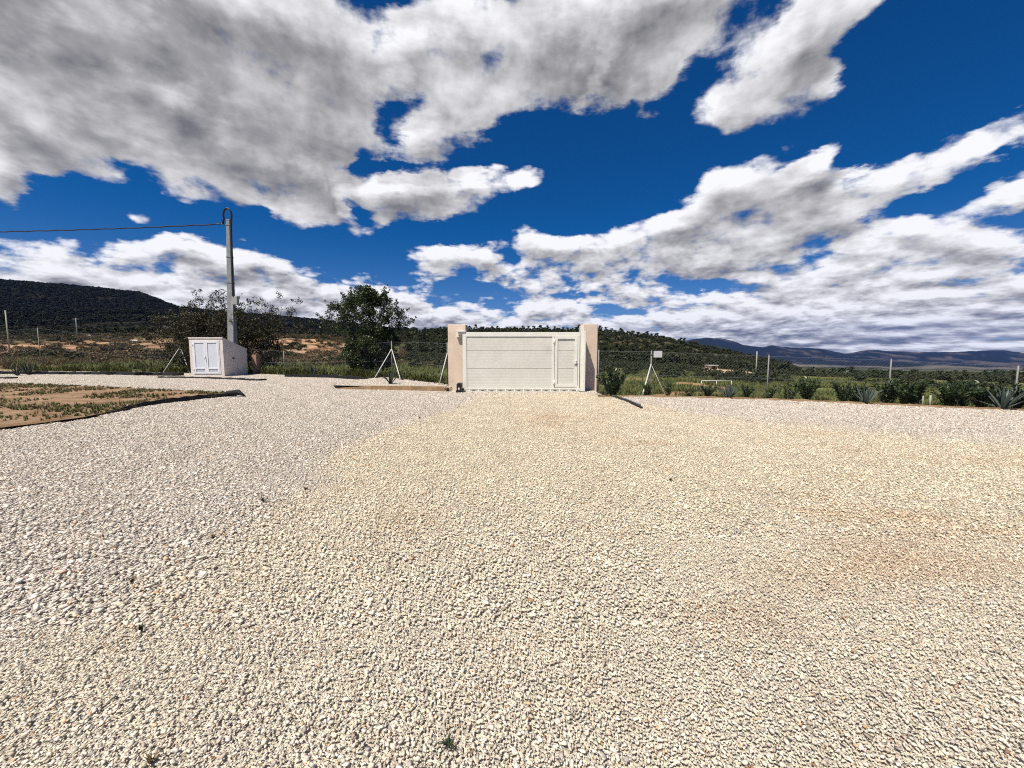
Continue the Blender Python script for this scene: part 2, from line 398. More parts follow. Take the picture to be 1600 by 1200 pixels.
m_rock = simple("pale_rock", (0.42, 0.37, 0.32), 0.95, 0.2, 4, 0.1, 0.03, 12)
m_earth, q, b = base_mat("orange_earth", 0.95, 0.1)
p = q.pos(); n = q.noise(p, 1.3, 8, 0.65); n2 = q.noise(p, 14, 6, 0.7)
c = q.mix(q.ss(n, 0.35, 0.65), (0.205, 0.125, 0.070, 1), (0.36, 0.245, 0.155, 1))
c = q.mix(1.0, c, q.ramp(n2, [(0.3, (0.7,) * 3), (0.7, (1.15,) * 3)]), 'MULTIPLY')
q.put(b.inputs['Base Color'], c); bump(q, b, n2, 0.08, 0.8)

m_leaf_big = leaf_mat("dark_leaf", (0.010, 0.018, 0.007), (0.042, 0.064, 0.018), 0.45)
m_leaf_brown = leaf_mat("bronze_leaf", (0.026, 0.023, 0.011), (0.078, 0.078, 0.030), 0.6)
m_leaf_ole = leaf_mat("oleander_leaf", (0.014, 0.026, 0.012), (0.055, 0.085, 0.032), 0.4)
m_agave = leaf_mat("agave_leaf", (0.055, 0.075, 0.065), (0.13, 0.165, 0.14), 0.5, attr=False)
m_agave_dark = leaf_mat("dark_agave_leaf", (0.020, 0.028, 0.022), (0.055, 0.070, 0.055), 0.5, attr=False)
m_grass = leaf_mat("grass_blade", (0.058, 0.078, 0.018), (0.160, 0.170, 0.050), 0.7)
m_drygrass = leaf_mat("dry_scrub", (0.062, 0.048, 0.023), (0.155, 0.108, 0.056), 0.8)
m_pine_shade = leaf_mat("cloud_shade_pine_needles", (0.008, 0.011, 0.008), (0.022, 0.027, 0.015), 0.85)  # pine needles with the left hill's cloud shadow put into their colour
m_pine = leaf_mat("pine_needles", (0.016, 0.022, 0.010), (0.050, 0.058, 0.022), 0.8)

# ------------------------------------------------------------------ the yard
R_EDGE_PX = [(935, 621), (1000, 620), (1100, 622), (1200, 625), (1300, 629), (1400, 634), (1500, 638), (1600, 642)]
r_edge = [on_ground(*p) for p in R_EDGE_PX]
r_edge_xy = [(v.x, v.y) for v in r_edge] + [(17.5, 8.0), (24, 5.2), (40, 0), (70, -10)]
YARD = [(-70, -45), (70, -45)] + r_edge_xy[::-1] + [(3.15, 14.62), (-2.3, 14.62), (-2.95, 15.9), (-6.25, 19.6), (-10.5, 22.0), (-15, 24.0), (-25, 26.2), (-36, 28), (-70, 33)]
BED = [(v.x, v.y) for v in (on_ground(*p) for p in [(-160, 716), (0, 672), (130, 655), (235, 633), (322, 623), (372, 618), (345, 615), (200, 608), (60, 602), (-100, 600)])]
BED[0] = (-14, 4.6); BED[-1] = (-27, 17.6); BED = BED + [(-45, 17.6), (-45, 4.6)]
TERR = [(-6.9, 15.05), (-2.36, 14.12), (-2.36, 14.6), (-2.95, 15.85), (-6.25, 19.5), (-7.6, 16.4)]
def inside(poly, x, y):
    r = False; n = len(poly); j = n - 1
    for i in range(n):
        xi, yi = poly[i][:2]; xj, yj = poly[j][:2]
        if (yi > y) != (yj > y) and x < (xj - xi) * (y - yi) / (yj - yi) + xi: r = not r
        j = i
    return r
def flat_poly(name, pts, z, mat, kind='structure'):
    bm = bmesh.new(); f = bm.faces.new([bm.verts.new((x, y, z)) for x, y in pts])
    bmesh.ops.triangulate(bm, faces=[f]); bmesh.ops.recalc_face_normals(bm, faces=bm.faces)
    me = bpy.data.meshes.new(name); bm.to_mesh(me); bm.free()
    if me.polygons[0].normal.z < 0: me.flip_normals()
    return link(name, me, mat, None, kind)
flat_poly("yard_ground", YARD, -0.012, m_fines)

# ------------------------------------------------------------------ terrain beyond the fence
DIST = [0, 45, 80, 150, 300, 600, 1000, 2500, 5000, 8000, 12000]
COLS = {  # picture column : height of the land's profile at each of DIST, as rows of the picture
    -300: [0, 556, 545, 529, 518, 485, 432, 470, 480, 490, 500],
    0:    [0, 558, 545, 528, 518, 488, 441, 470, 480, 490, 500],
    130:  [0, 560, 546, 527, 519, 490, 451, 475, 485, 490, 500],
    230:  [0, 562, 546, 527, 519, 492, 462, 480, 485, 490, 500],
    285:  [0, 562, 548, 530, 520, 500, 484, 490, 495, 500, 505],
    360:  [0, 566, 552, 533, 521, 508, 492, 500, 500, 505, 510],
    430:  [0, 570, 553, 527, 522, 512, 497, 505, 505, 510, 515],
    500:  [0, 572, 555, 530, 524, 514, 504, 510, 512, 515, 520],
    600:  [0, 573, 560, 545, 526, 520, 516, 530, 532, 535, 540],
    680:  [0, 574, 562, 549, 520, 519, 522, 540, 545, 545, 545],
    800:  [0, 576, 570, 558, 518, 524, 535, 550, 550, 548, 548],
    940:  [0, 579, 573, 563, 520, 530, 545, 560, 558, 545, 545],
    1000: [0, 581, 574, 566, 528, 536, 550, 562, 560, 540, 542],
    1060: [0, 583, 577, 571, 537, 545, 556, 566, 562, 535, 540],
    1100: [0, 585, 581, 574, 545, 552, 560, 568, 563, 529, 545],
    1130: [0, 586, 583, 577, 551, 556, 562, 569, 563, 531, 548],
    1160: [0, 587, 585, 579, 557, 562, 566, 571, 565, 540, 548],
    1190: [0, 588, 587, 582, 563, 566, 569, 573, 566, 543, 545],
    1203: [0, 588, 587, 583, 566, 568, 571, 574, 566, 539, 546],
    1235: [0, 588, 588, 584, 572, 572, 573, 575, 567, 543, 547],
    1280: [0, 589, 589, 586, 579, 577, 575, 575, 568, 545, 550],
    1320: [0, 590, 589, 587, 582, 580, 577, 576, 569, 555, 553],
    1355: [0, 591, 590, 588, 584, 581, 578, 576, 569, 548, 553],
    1400: [0, 592, 590, 588, 585, 582, 579, 577, 570, 551, 552],
    1450: [0, 593, 591, 589, 586, 583, 580, 578, 571, 551, 549],
    1500: [0, 594, 591, 589, 586, 583, 580, 578, 572, 549, 546],
    1550: [0, 595, 592, 590, 587, 584, 581, 579, 573, 548, 547],
    1600: [0, 596, 592, 590, 587, 584, 581, 579, 573, 552, 551],
    1900: [0, 598, 593, 591, 588, 585, 582, 580, 574, 560, 556],
}
colx = np.array(sorted(COLS)); coly = np.array([COLS[k] for k in colx], dtype=float)
tan_tab = np.vectorize(lambda yy: tan_y(yy) if yy else 0.0)(coly)
def d0_of(th):
    dx, dy = math.sin(th), math.cos(th); best = None
    n = len(YARD)
    for i in range(n):
        (x1, y1), (x2, y2) = YARD[i], YARD[(i + 1) % n]
        ex, ey = x2 - x1, y2 - y1; den = dx * ey - dy * ex
        if abs(den) < 1e-9: continue
        t = (x1 * ey - y1 * ex) / den; s = (x1 * dy - y1 * dx) / den
        if t > 0 and -1e-6 <= s <= 1 + 1e-6: best = t if best is None else min(best, t)
    return best
def vnoise(x, y, seed=0):
    xi = np.floor(x).astype(np.int64); yi = np.floor(y).astype(np.int64); fx = x - xi; fy = y - yi
    fx = fx * fx * (3 - 2 * fx); fy = fy * fy * (3 - 2 * fy)
    def h(a, b):
        v = np.sin(a * 127.1 + b * 311.7 + seed * 74.7) * 43758.5453; return v - np.floor(v)
    return (h(xi, yi) * (1 - fx) + h(xi + 1, yi) * fx) * (1 - fy) + (h(xi, yi + 1) * (1 - fx) + h(xi + 1, yi + 1) * fx) * fy
def fbm(x, y, o=5, seed=0):
    s = 0; a = 0.5; t = 0
    for i in range(o): s = s + a * vnoise(x * 2 ** i, y * 2 ** i, seed + i); t += a; a *= 0.5
    return s / t
TH = np.radians(np.concatenate([np.arange(-84, -58, 1.0), np.arange(-58, 58, 0.22), np.arange(58, 84.1, 1.0)]))
d0 = np.array([d0_of(t) for t in TH])
def terrain_z(th, r, dd0):
    """height of the land at polar position (th, r); dd0 is the yard's edge in that direction"""
    px = 800 + F_PX * np.tan(np.clip(th, -1.0, 1.0)); Y = r * np.cos(np.clip(th, -1.0, 1.0)); Y0 = dd0 * np.cos(np.clip(th, -1.0, 1.0))
    tt = np.stack([np.interp(px, colx, tan_tab[:, k]) for k in range(len(DIST))], -1)
    z_edge = np.where(px > 930, -0.16, -0.03)
    tt[..., 0] = (z_edge - CAM_H) / np.maximum(Y0, 1)
    ld = np.log(np.maximum(np.array(DIST, float), 1)); L0 = np.log(Y0); lY = np.log(np.maximum(Y, Y0))
    out = np.full(np.shape(Y), 0.0)
    lo_d = np.broadcast_to(L0, np.shape(Y)); lo_t = tt[..., 0]
    zz = np.where(lY <= ld[1], CAM_H + Y * (lo_t + (tt[..., 1] - lo_t) * np.clip((lY - lo_d) / np.maximum(ld[1] - lo_d, 1e-3), 0, 1)), 0.0)
    for k in range(1, len(DIST) - 1):
        a = np.clip((lY - ld[k]) / (ld[k + 1] - ld[k]), 0, 1); a = a * a * (3 - 2 * a) if k >= 3 else a
        zz = np.where((lY > ld[k]), CAM_H + Y * (tt[..., k] + (tt[..., k + 1] - tt[..., k]) * a), zz)
    x = r * np.sin(th); y = r * np.cos(th)
    am = np.clip((r - dd0) / 30, 0, 1)
    zz = zz + am * (fbm(x / 3.0, y / 3.0, 3, 5) - 0.5) * 0.25
    zz = zz + np.clip((r - 60) / 200, 0, 1) * (fbm(x / 30.0, y / 30.0, 4, 3) - 0.5) * np.clip(r * 0.008, 0, 5)
    zz = zz + np.clip((r - 2600) / 2500, 0, 1) * ((fbm(x / 900.0, y / 900.0, 6, 9) - 0.5) * 105 + (fbm(x / 260.0, y / 700.0, 4, 19) - 0.5) * 60)
    return zz
def proj_y(z, Y):
    k = np.arctan((z - CAM_H) / Y) + PITCH
    return 600 - F_PX * np.tan(k)
NR = 250
s = np.linspace(0, 1, NR)
RR = np.exp(np.log(d0)[:, None] * (1 - s[None] ** 1.15) + math.log(13500) * s[None] ** 1.15)
THg = np.broadcast_to(TH[:, None], RR.shape); D0g = np.broadcast_to(d0[:, None], RR.shape)
ZZ = terrain_z(THg, RR, D0g)
XX = RR * np.sin(THg); YY = RR * np.cos(THg)
ZZ[:, 0] -= 0.10
# ground cover, in plan: green field, orange scrub slope, pine hills, plain, bare banks
pxg = 800 + F_PX * np.tan(np.clip(THg, -1.2, 1.2)); pyg = proj_y(ZZ, np.maximum(YY, 1))
nA = fbm(XX / 5.0, YY / 5.0, 5, 21); nB = fbm(XX / 18.0, YY / 18.0, 5, 33); nC = fbm(XX / 1.7, YY / 1.7, 4, 41); nM = 0.5 * fbm(XX / 420.0, YY / 900.0, 6, 51) + 0.5 * fbm(XX / 110.0, YY / 500.0, 4, 57)
def lerp(a, b, t): return a + (b - a) * t[..., None]
def stp(v, lo, hi):
    t = np.clip((v - lo) / (hi - lo), 0, 1); return t * t * (3 - 2 * t)
GREEN = lerp(np.array([0.068, 0.080, 0.024]), np.array([0.145, 0.148, 0.052]), stp(nA, 0.3, 0.7))
col = GREEN
orange = lerp(np.array([0.17, 0.085, 0.042]), np.array([0.40, 0.26, 0.16]), stp(nC * 0.5 + nA * 0.5, 0.35, 0.62))
scrubc = lerp(np.array([0.060, 0.042, 0.022]), np.array([0.13, 0.088, 0.045]), stp(nC, 0.3, 0.7))
patchy = stp(fbm(XX / 4.0, YY / 9.0, 5, 77), 0.33, 0.50)
left = 1 - stp(pxg, 530, 640)
tslope = left * stp(RR, 44, 56) * (1 - stp(RR, 170, 230))
col = lerp(col, lerp(scrubc, orange, patchy), tslope)
hill = stp(RR, 150, 240)
hillc = lerp(np.array([0.014, 0.015, 0.010]), np.array([0.045, 0.040, 0.028]), stp(nB * 0.6 + nC * 0.4, 0.42, 0.66))
hill = np.where(pxg < 640, hill, stp(RR, 95, 150) * (1 - stp(pxg, 1240, 1300)) + stp(RR, 95, 140) * stp(pxg, 1240, 1300) * (1 - stp(RR, 1000, 1800)))
midc = lerp(np.array([0.030, 0.033, 0.016]), np.array([0.100, 0.085, 0.050]), stp(nB * 0.6 + nC * 0.4, 0.40, 0.64))
hillc = lerp(hillc, midc, stp(pxg, 600, 680) * (1 - stp(RR, 500, 900)))
col = lerp(col, hillc, np.clip(hill, 0, 1))
col = lerp(col, hillc * 0.45, stp(RR, 420, 700) * (1 - stp(pxg, 560, 680)))  # cloud shadow over the far left hill, painted into the ground colour
far = stp(RR, 1500, 2600) * stp(pxg, 1000, 1100)
plain = lerp(np.array([0.035, 0.036, 0.028]), np.array([0.13, 0.118, 0.095]), stp(fbm(XX / 300.0, YY / 900.0, 5, 91), 0.42, 0.62))
mount = lerp(np.array([0.009, 0.012, 0.014]), np.array([0.075, 0.062, 0.050]), stp(nM, 0.50, 0.66))
col = lerp(col, lerp(plain, mount, stp(RR, 4800, 6200)), far)
bank = stp(pxg, 1092, 1105) * (1 - stp(pxg, 1180, 1192)) * stp(RR, 76, 82) * (1 - stp(RR, 150, 165))
col = lerp(col, np.array([0.46, 0.33, 0.21]) * (0.8 + 0.4 * nC[..., None]), np.clip(bank * 1.3 * (0.6 + nA * 0.8), 0, 1))
patch = stp(fbm(XX / 2.6, YY / 2.6, 4, 61), 0.52, 0.66) * stp(pxg, 960, 1000) * (1 - stp(pxg, 1120, 1180)) * (1 - stp(RR, 32, 40))
col = lerp(col, np.array([0.34, 0.20, 0.115]) * np.ones_like(col), patch * 0.85)
strip = (1 - stp(RR - D0g, 1.6, 3.2)) * np.where(pxg > 930, 1.0, 0.55)
col = lerp(col, np.array([0.27, 0.165, 0.095]) * (0.7 + 0.6 * nC[..., None]), strip * stp(nC, 0.25, 0.6))
col = np.clip(col, 0.005, 0.9)
m_terrain, q, b = base_mat("terrain_cover", 0.95, 0.05)
ta = q.attr('cover'); p = q.pos()
n1 = q.noise(p, 0.8, 10, 0.7); n2 = q.noise(p, 0.02, 10, 0.65)
c = q.mix(1.0, ta, q.ramp(n1, [(0.3, (0.62,) * 3), (0.7, (1.32,) * 3)]), 'MULTIPLY')
c = q.mix(1.0, c, q.ramp(n2, [(0.3, (0.72,) * 3), (0.7, (1.22,) * 3)]), 'MULTIPLY')
q.put(b.inputs['Base Color'], c); bump(q, b, n1, 0.25, 0.7)
def ring_mesh(name, j0, j1):
    V = np.stack([XX[:, j0:j1 + 1], YY[:, j0:j1 + 1], ZZ[:, j0:j1 + 1]], -1); K = j1 - j0 + 1; nt = len(TH)
    i = np.arange(nt - 1)[:, None] * K + np.arange(K - 1)[None]
    Fc = np.stack([i, i + 1, i + K + 1, i + K], -1).reshape(-1, 4)[:, ::-1]
    cc = np.concatenate([col[:, j0:j1 + 1], np.ones((nt, K, 1))], -1).reshape(-1, 4)
    me = np_mesh(name, V.reshape(-1, 3), Fc, True, {'cover': cc})
    o = link(name, me, m_terrain, None, 'structure')
    if me.polygons[len(me.polygons) // 2].normal.z < 0: me.flip_normals()
    return o
jA = int(NR * 0.34); jB = int(NR * 0.72)
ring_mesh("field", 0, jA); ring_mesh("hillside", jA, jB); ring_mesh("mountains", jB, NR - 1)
def ground_at(x, y):
    th = math.atan2(x, y); r = math.hypot(x, y); d = d0_of(th)
    if r <= d: return 0.0
    return float(terrain_z(np.array([th]), np.array([r]), np.array([d]))[0])
def ground_many(x, y):
    th = np.arctan2(x, y); r = np.hypot(x, y); dd = np.interp(th, TH, d0)
    return terrain_z(th, r, dd), r - dd

# ------------------------------------------------------------------ scatter: instances on points, for stuff only
def scatter_tree():
    g = bpy.data.node_groups.new("scatter", 'GeometryNodeTree')
    g.interface.new_socket("Geometry", in_out='INPUT', socket_type='NodeSocketGeometry')
    g.interface.new_socket("Sources", in_out='INPUT', socket_type='NodeSocketCollection')
    g.interface.new_socket("Geometry", in_out='OUTPUT', socket_type='NodeSocketGeometry')
    n = g.nodes; l = g.links
    gi = n.new('NodeGroupInput'); go = n.new('NodeGroupOutput'); ci = n.new('GeometryNodeCollectionInfo')
    ci.inputs['Separate Children'].default_value = True; ci.inputs['Reset Children'].default_value = True
    io = n.new('GeometryNodeInstanceOnPoints'); io.inputs['Pick Instance'].default_value = True
    def na(nm, dt):
        a = n.new('GeometryNodeInputNamedAttribute'); a.data_type = dt; a.inputs[0].default_value = nm; return a.outputs[0]
    l.new(gi.outputs[0], io.inputs['Points']); l.new(gi.outputs[1], ci.inputs[0]); l.new(ci.outputs[0], io.inputs['Instance'])
    l.new(na('idx', 'INT'), io.inputs['Instance Index']); l.new(na('scl', 'FLOAT_VECTOR'), io.inputs['Scale'])
    e = n.new('FunctionNodeEulerToRotation'); l.new(na('rot', 'FLOAT_VECTOR'), e.inputs[0]); l.new(e.outputs[0], io.inputs['Rotation'])
    l.new(io.outputs[0], go.inputs[0]); return g
SG = scatter_tree()
def scatter(name, pts, rot, scl, idx, sources, label=None):
    me = bpy.data.meshes.new(name); pts = np.asarray(pts, np.float32)
    me.vertices.add(len(pts)); me.vertices.foreach_set('co', pts.ravel())
    a = me.attributes.new('rot', 'FLOAT_VECTOR', 'POINT'); a.data.foreach_set('vector', np.asarray(rot, np.float32).ravel())
    a = me.attributes.new('scl', 'FLOAT_VECTOR', 'POINT'); a.data.foreach_set('vector', np.asarray(scl, np.float32).ravel())
    a = me.attributes.new('idx', 'INT', 'POINT'); a.data.foreach_set('value', np.asarray(idx, np.int32))
    col_ = bpy.data.collections.new(name + "_sources")
    for i, (sm, mt) in enumerate(sources):
        so = bpy.data.objects.new("%s_%03d" % (name, i), sm)
        if not sm.materials: sm.materials.append(mt)
        col_.objects.link(so)
    o = link(name, me, None, None, 'stuff')
    md = o.modifiers.new("scatter", 'NODES'); md.node_group = SG
    for it in SG.interface.items_tree:
        if it.item_type == 'SOCKET' and it.in_out == 'INPUT' and it.socket_type == 'NodeSocketCollection': md[it.identifier] = col_
    if label: o['label'] = label
    return o

# ------------------------------------------------------------------ gravel: real stones in square patches, laid over the yard
def stone_hulls(n):
    out = []
    for i in range(n):
        bm = bmesh.new()
        for k in range(9):
            v = Vector((random.gauss(0, 1), random.gauss(0, 1), random.gauss(0, 1))).normalized() * random.uniform(0.8, 1.1)
            bm.verts.new((v.x * random.uniform(0.9, 1.2), v.y * 0.74, v.z * 0.36))
        r = bmesh.ops.convex_hull(bm, input=bm.verts)
        bmesh.ops.delete(bm, geom=[e for e in r['geom_interior'] if isinstance(e, bmesh.types.BMVert)], context='VERTS')
        bmesh.ops.triangulate(bm, faces=bm.faces); bm.verts.index_update()
        V = np.array([v.co[:] for v in bm.verts]); Fc = np.array([[v.index for v in f.verts] for f in bm.faces])
        # outward winding
        fn = np.cross(V[Fc[:, 1]] - V[Fc[:, 0]], V[Fc[:, 2]] - V[Fc[:, 0]]); ce = V[Fc].mean(1) - V.mean(0)
        fl = (fn * ce).sum(1) < 0; Fc[fl] = Fc[fl][:, ::-1]
        out.append((V, Fc)); bm.free()
    return out
HULLS = stone_hulls(36)
def patch_mesh(name, size, mean_d, dens, sink, seed, tilt):
    r = np.random.default_rng(seed)
    n = int(dens * size * size); g = int(math.sqrt(n))
    gx, gy = np.meshgrid(np.arange(g), np.arange(g)); gx = gx.ravel(); gy = gy.ravel(); n = len(gx)
    px = (gx + 0.5 + r.uniform(-.75, .75, n)) / g * size - size / 2; py = (gy + 0.5 + r.uniform(-.75, .75, n)) / g * size - size / 2
    d = np.clip(mean_d * np.exp(r.normal(0, 0.42, n)), mean_d * 0.40, mean_d * 2.6)
    Vs, Fs, Cs = [], [], []; off = 0
    for i in range(n):
        V, Fc = HULLS[r.integers(len(HULLS))]
        e = Euler((r.normal(0, tilt), r.normal(0, tilt), r.uniform(0, 6.283))).to_matrix()
        R = np.array(e)
        v = (V * d[i] * 0.5) @ R.T
        z = d[i] * (0.16 - sink) + r.uniform(-0.0025, 0.0025)
        v = v + np.array([px[i], py[i], z])
        b_ = np.clip(r.normal(1.0, 0.19), 0.5, 1.45); tintc = np.array([1, 1, 1.0])
        q_ = r.random()
        if q_ < 0.012: tintc = np.array([0.62, 0.42, 0.30])
        elif q_ < 0.030: tintc = np.array([0.92, 0.72, 0.55])
        elif q_ < 0.045: tintc = np.array([0.52, 0.52, 0.56])
        elif q_ < 0.25: tintc = np.array([0.97, 0.90, 0.88])
        elif q_ < 0.40: tintc = np.array([1.12, 1.10, 1.05])
        Vs.append(v); Fs.append(Fc + off); off += len(v)
        Cs.append(np.broadcast_to(np.append(b_ * tintc, r.random()), (len(v), 4)))
    return np_mesh(name, np.concatenate(Vs), np.concatenate(Fs), False, {'stone': np.concatenate(Cs)})
SRC = []
for k in range(3): SRC.append((patch_mesh("stones_%d" % k, 1.0, 0.0255, 3200, 0.02, 100 + k, 0.24), m_stone))            # clean, coarser
for k in range(3): SRC.append((patch_mesh("stones_%d" % (3 + k), 1.0, 0.0205, 4300, 0.05, 200 + k, 0.20), m_stone))      # trodden, finer
for k in range(3): SRC.append((patch_mesh("stones_%d" % (6 + k), 1.0, 0.0138, 9200, 0.03, 250 + k, 0.23), m_stone))      # mixed
for k in range(4): SRC.append((patch_mesh("stones_%d" % (9 + k), 0.25, 0.025, 3300, 0.02, 300 + k, 0.24), m_stone))
pts, rot, scl, idx = [], [], [], []
def family(x, y):
    x += random.gauss(0, .3); y += random.gauss(0, .3)
    lx = np.interp(y, [0, 4.5, 5.2, 8.4, 9.7, 14], [-2.5, -2.2, -2.75, -2.05, -1.5, -.9])
    ry = np.interp(x, [2.4, 3.6, 4.4, 6.1, 8.1, 12, 20], [13.5, 10.9, 8.9, 7.4, 6.2, 4.8, 3.5])
    if x < lx or y > ry or y > 13.5: return 0
    return 6 if y < 2.6 else 3
def in_yard(x, y): return inside(YARD, x, y) and not inside(BED, x, y) and not inside(TERR, x, y) and not (-2.36 < x < 2.62 and y > 13.82)
def lay(x, y, size, z):
    if size == 1.0: k = family(x, y) + random.randrange(3)
    else: k = 9 + random.randrange(4)
    pts.append((x, y, z)); rot.append((0, 0, random.randrange(4) * math.pi / 2)); scl.append((1, 1, 1)); idx.append(k)
def fill(x, y, size, test, z):
    cs = [test(x + a * size / 2, y + b_ * size / 2) for a in (-1, 0, 1) for b_ in (-1, 0, 1)]
    if all(cs) and size in (1.0, 0.25): lay(x, y, size, z)
    elif not any(cs): return
    elif size > 0.25:
        for a in (-1, 1):
            for b_ in (-1, 1): fill(x + a * size / 4, y + b_ * size / 4, size / 2, test, z)
    elif test(x, y): lay(x, y, size, z)
for ix in range(-44, 34):
    for iy in range(-3, 30):
        x, y = ix + 0.5, iy + 0.5
        if abs(x) > 1.9 * max(y, 0) + 6: continue
        fill(x, y, 1.0, in_yard, 0.0)
for ix in range(-9, 0):
    for iy in range(13, 21): fill(ix + 0.5, iy + 0.5, 1.0, lambda a, b_: inside(TERR, a, b_), 0.14)
scatter("gravel", pts, rot, scl, idx, SRC)

# ------------------------------------------------------------------ bare earth bed, raised terrace, edgings
def ribbon(name, line, h, mat, w=0.03, wob=0.03, lean=0.0, seed=0, z0=-0.02):
    r = random.Random(seed); P = []
    for (a, b_) in zip(line, line[1:]):
        a = Vector((*a, 0)); b_ = Vector((*b_, 0)); n = max(2, int((b_ - a).length / 0.18))
        for i in range(n): P.append(a.lerp(b_, i / n))
    P.append(Vector((*line[-1], 0)))
    bm = bmesh.new(); rows = []
    for i, p_ in enumerate(P):
        t = (P[min(i + 1, len(P) - 1)] - P[max(i - 1, 0)]).normalized(); nrm = Vector((-t.y, t.x, 0))
        hh = h * (0.75 + 0.5 * r.random()) if not callable(h) else h(i / (len(P) - 1)) * (0.85 + 0.3 * r.random())
        o_ = nrm * r.gauss(0, wob)
        rows.append([bm.verts.new(p_ + o_ - nrm * w / 2 + Vector((0, 0, z0))), bm.verts.new(p_ + o_ - nrm * (w / 2) + nrm * lean + Vector((0, 0, hh))),
                     bm.verts.new(p_ + o_ + nrm * (w / 2) + nrm * lean + Vector((0, 0, hh))), bm.verts.new(p_ + o_ + nrm * w / 2 + Vector((0, 0, z0)))])
    for a, b_ in zip(rows, rows[1:]):
        for k in range(3): bm.faces.new((a[k], b_[k], b_[k + 1], a[k + 1]))
    bm.faces.new(rows[0]); bm.faces.new(rows[-1][::-1])
    bmesh.ops.recalc_face_normals(bm, faces=bm.faces)
    me = bpy.data.meshes.new(name); bm.to_mesh(me); bm.free()
    return link(name, me, mat)
# bed of bare soil with a slightly uneven surface
bm = bmesh.new(); f = bm.faces.new([bm.verts.new((x, y, 0.03)) for x, y in BED])
bmesh.ops.triangulate(bm, faces=[f]); bmesh.ops.subdivide_edges(bm, edges=bm.edges, cuts=7, use_grid_fill=True)
for v in bm.verts:
    v.co.z = 0.02 + 0.06 * float(fbm(np.array(v.co.x / 1.2), np.array(v.co.y / 1.2), 4, 3))
bmesh.ops.recalc_face_normals(bm, faces=bm.faces)
me = bpy.data.meshes.new("planting_bed"); bm.to_mesh(me); bm.free()
if me.polygons[0].normal.z < 0: me.flip_normals()
for pl in me.polygons: pl.use_smooth = True
link("planting_bed", me, m_earth, None, 'structure')
front_edge = BED[0:6]; back_edge = [BED[5], BED[6], BED[7], BED[8], BED[9]]
tag(ribbon("edging_strip", front_edge, lambda t: 0.075 + 0.06 * math.sin(t * 9), m_fabric, 0.04, 0.02, 0.03, 2), "crumpled black edging strip along the gravel side of the earth bed", "edging")
tag(ribbon("edging_strip", back_edge, 0.05, m_fabric, 0.05, 0.02, 0.0, 3), "thin black edging strip along the fence side of the earth bed", "edging")
tip = on_ground(368, 620)
mb = MB(); mb.tube([tip + Vector((-.55, -.05, .02)), tip + Vector((-.2, 0, .12)), tip + Vector((.1, 0, .16)), tip + Vector((.35, -.05, .02))], [.03, .08, .08, .02], 8)
tag(mb.done("fabric_fold", m_fabric), "bunched black fabric peak at the pointed tip of the earth bed", "fabric")
tag(ribbon("ground_fabric", [(-45, 25.6), (-36, 24.4), (-30, 24.2), (-24.5, 23.6), (-19.2, 22.4)], 0.16, m_fabric, 0.30, 0.12, 0.05, 5), "rumpled black ground fabric running along the wire fence beside the white cabinet", "fabric")
tag(ribbon("ground_fabric", [(-19.0, 21.0), (-16.6, 20.7), (-14.4, 19.9), (-12.2, 18.9)], 0.07, m_fabric, 0.30, 0.05, 0.02, 6), "black fabric strip on the gravel in front of the white cabinet", "fabric")
tag(ribbon("ground_fabric", [(-36, 20.8), (-30, 20.4), (-26.0, 20.4)], 0.08, m_fabric, 0.30, 0.08, 0.05, 7), "short black fabric strip in the gravel beyond the earth bed", "fabric")
tag(ribbon("ground_fabric", [(-12.6, 21.6), (-9.8, 20.9), (-7.0, 19.1), (-4.6, 17.4), (-2.9, 15.8)], 0.17, m_fabric, 0.05, 0.015, 0, 8), "dark edging under the wire fence behind the raised gravel terrace", "edging")
tag(ribbon("edging_strip", [(v.x, v.y + 0.06) for v in r_edge] + [(17.5, 8.05)], 0.045, m_kerb, 0.05, 0.02, 0, 9), "low brown edging between the white gravel and the shrub row", "edging")
# raised terrace with its kerb
flat_poly("terrace", TERR, 0.128, m_fines)
mb = MB()
K0, K1 = Vector((-6.75, 14.98, 0)), Vector((-2.36, 14.06, 0)); kd = (K1 - K0).normalized(); kn = Vector((-kd.y, kd.x, 0))
L_ = (K1 - K0).length
for (t0, t1, h0, h1, dn) in ((0.0, 0.34, 0.03, 0.15, 0.0), (0.34, 0.70, 0.15, 0.17, 0.01), (0.70, 1.0, 0.17, 0.18, 0.0)):
    a = K0 + kd * L_ * t0; b_ = K0 + kd * L_ * t1
    lo = [a - kn * (.05 - dn), b_ - kn * (.05 - dn) - kd * .012, b_ + kn * .06 - kd * .012, a + kn * .06]
    vb = [mb.bm.verts.new(p_ + Vector((0, 0, -.03))) for p_ in lo]; vt = [mb.bm.verts.new(p_ + Vector((0, 0, hh))) for p_, hh in zip(lo, (h0, h1, h1, h0))]
    mb.bm.faces.new(vb[::-1]); mb.bm.faces.new(vt)
    for k in range(4): mb.bm.faces.new((vb[k], vb[(k + 1) % 4], vt[(k + 1) % 4], vt[k]))
tag(mb.done("retaining_kerb", m_kerb), "low brown kerb holding the white gravel terrace beside the gate pillar", "kerb")

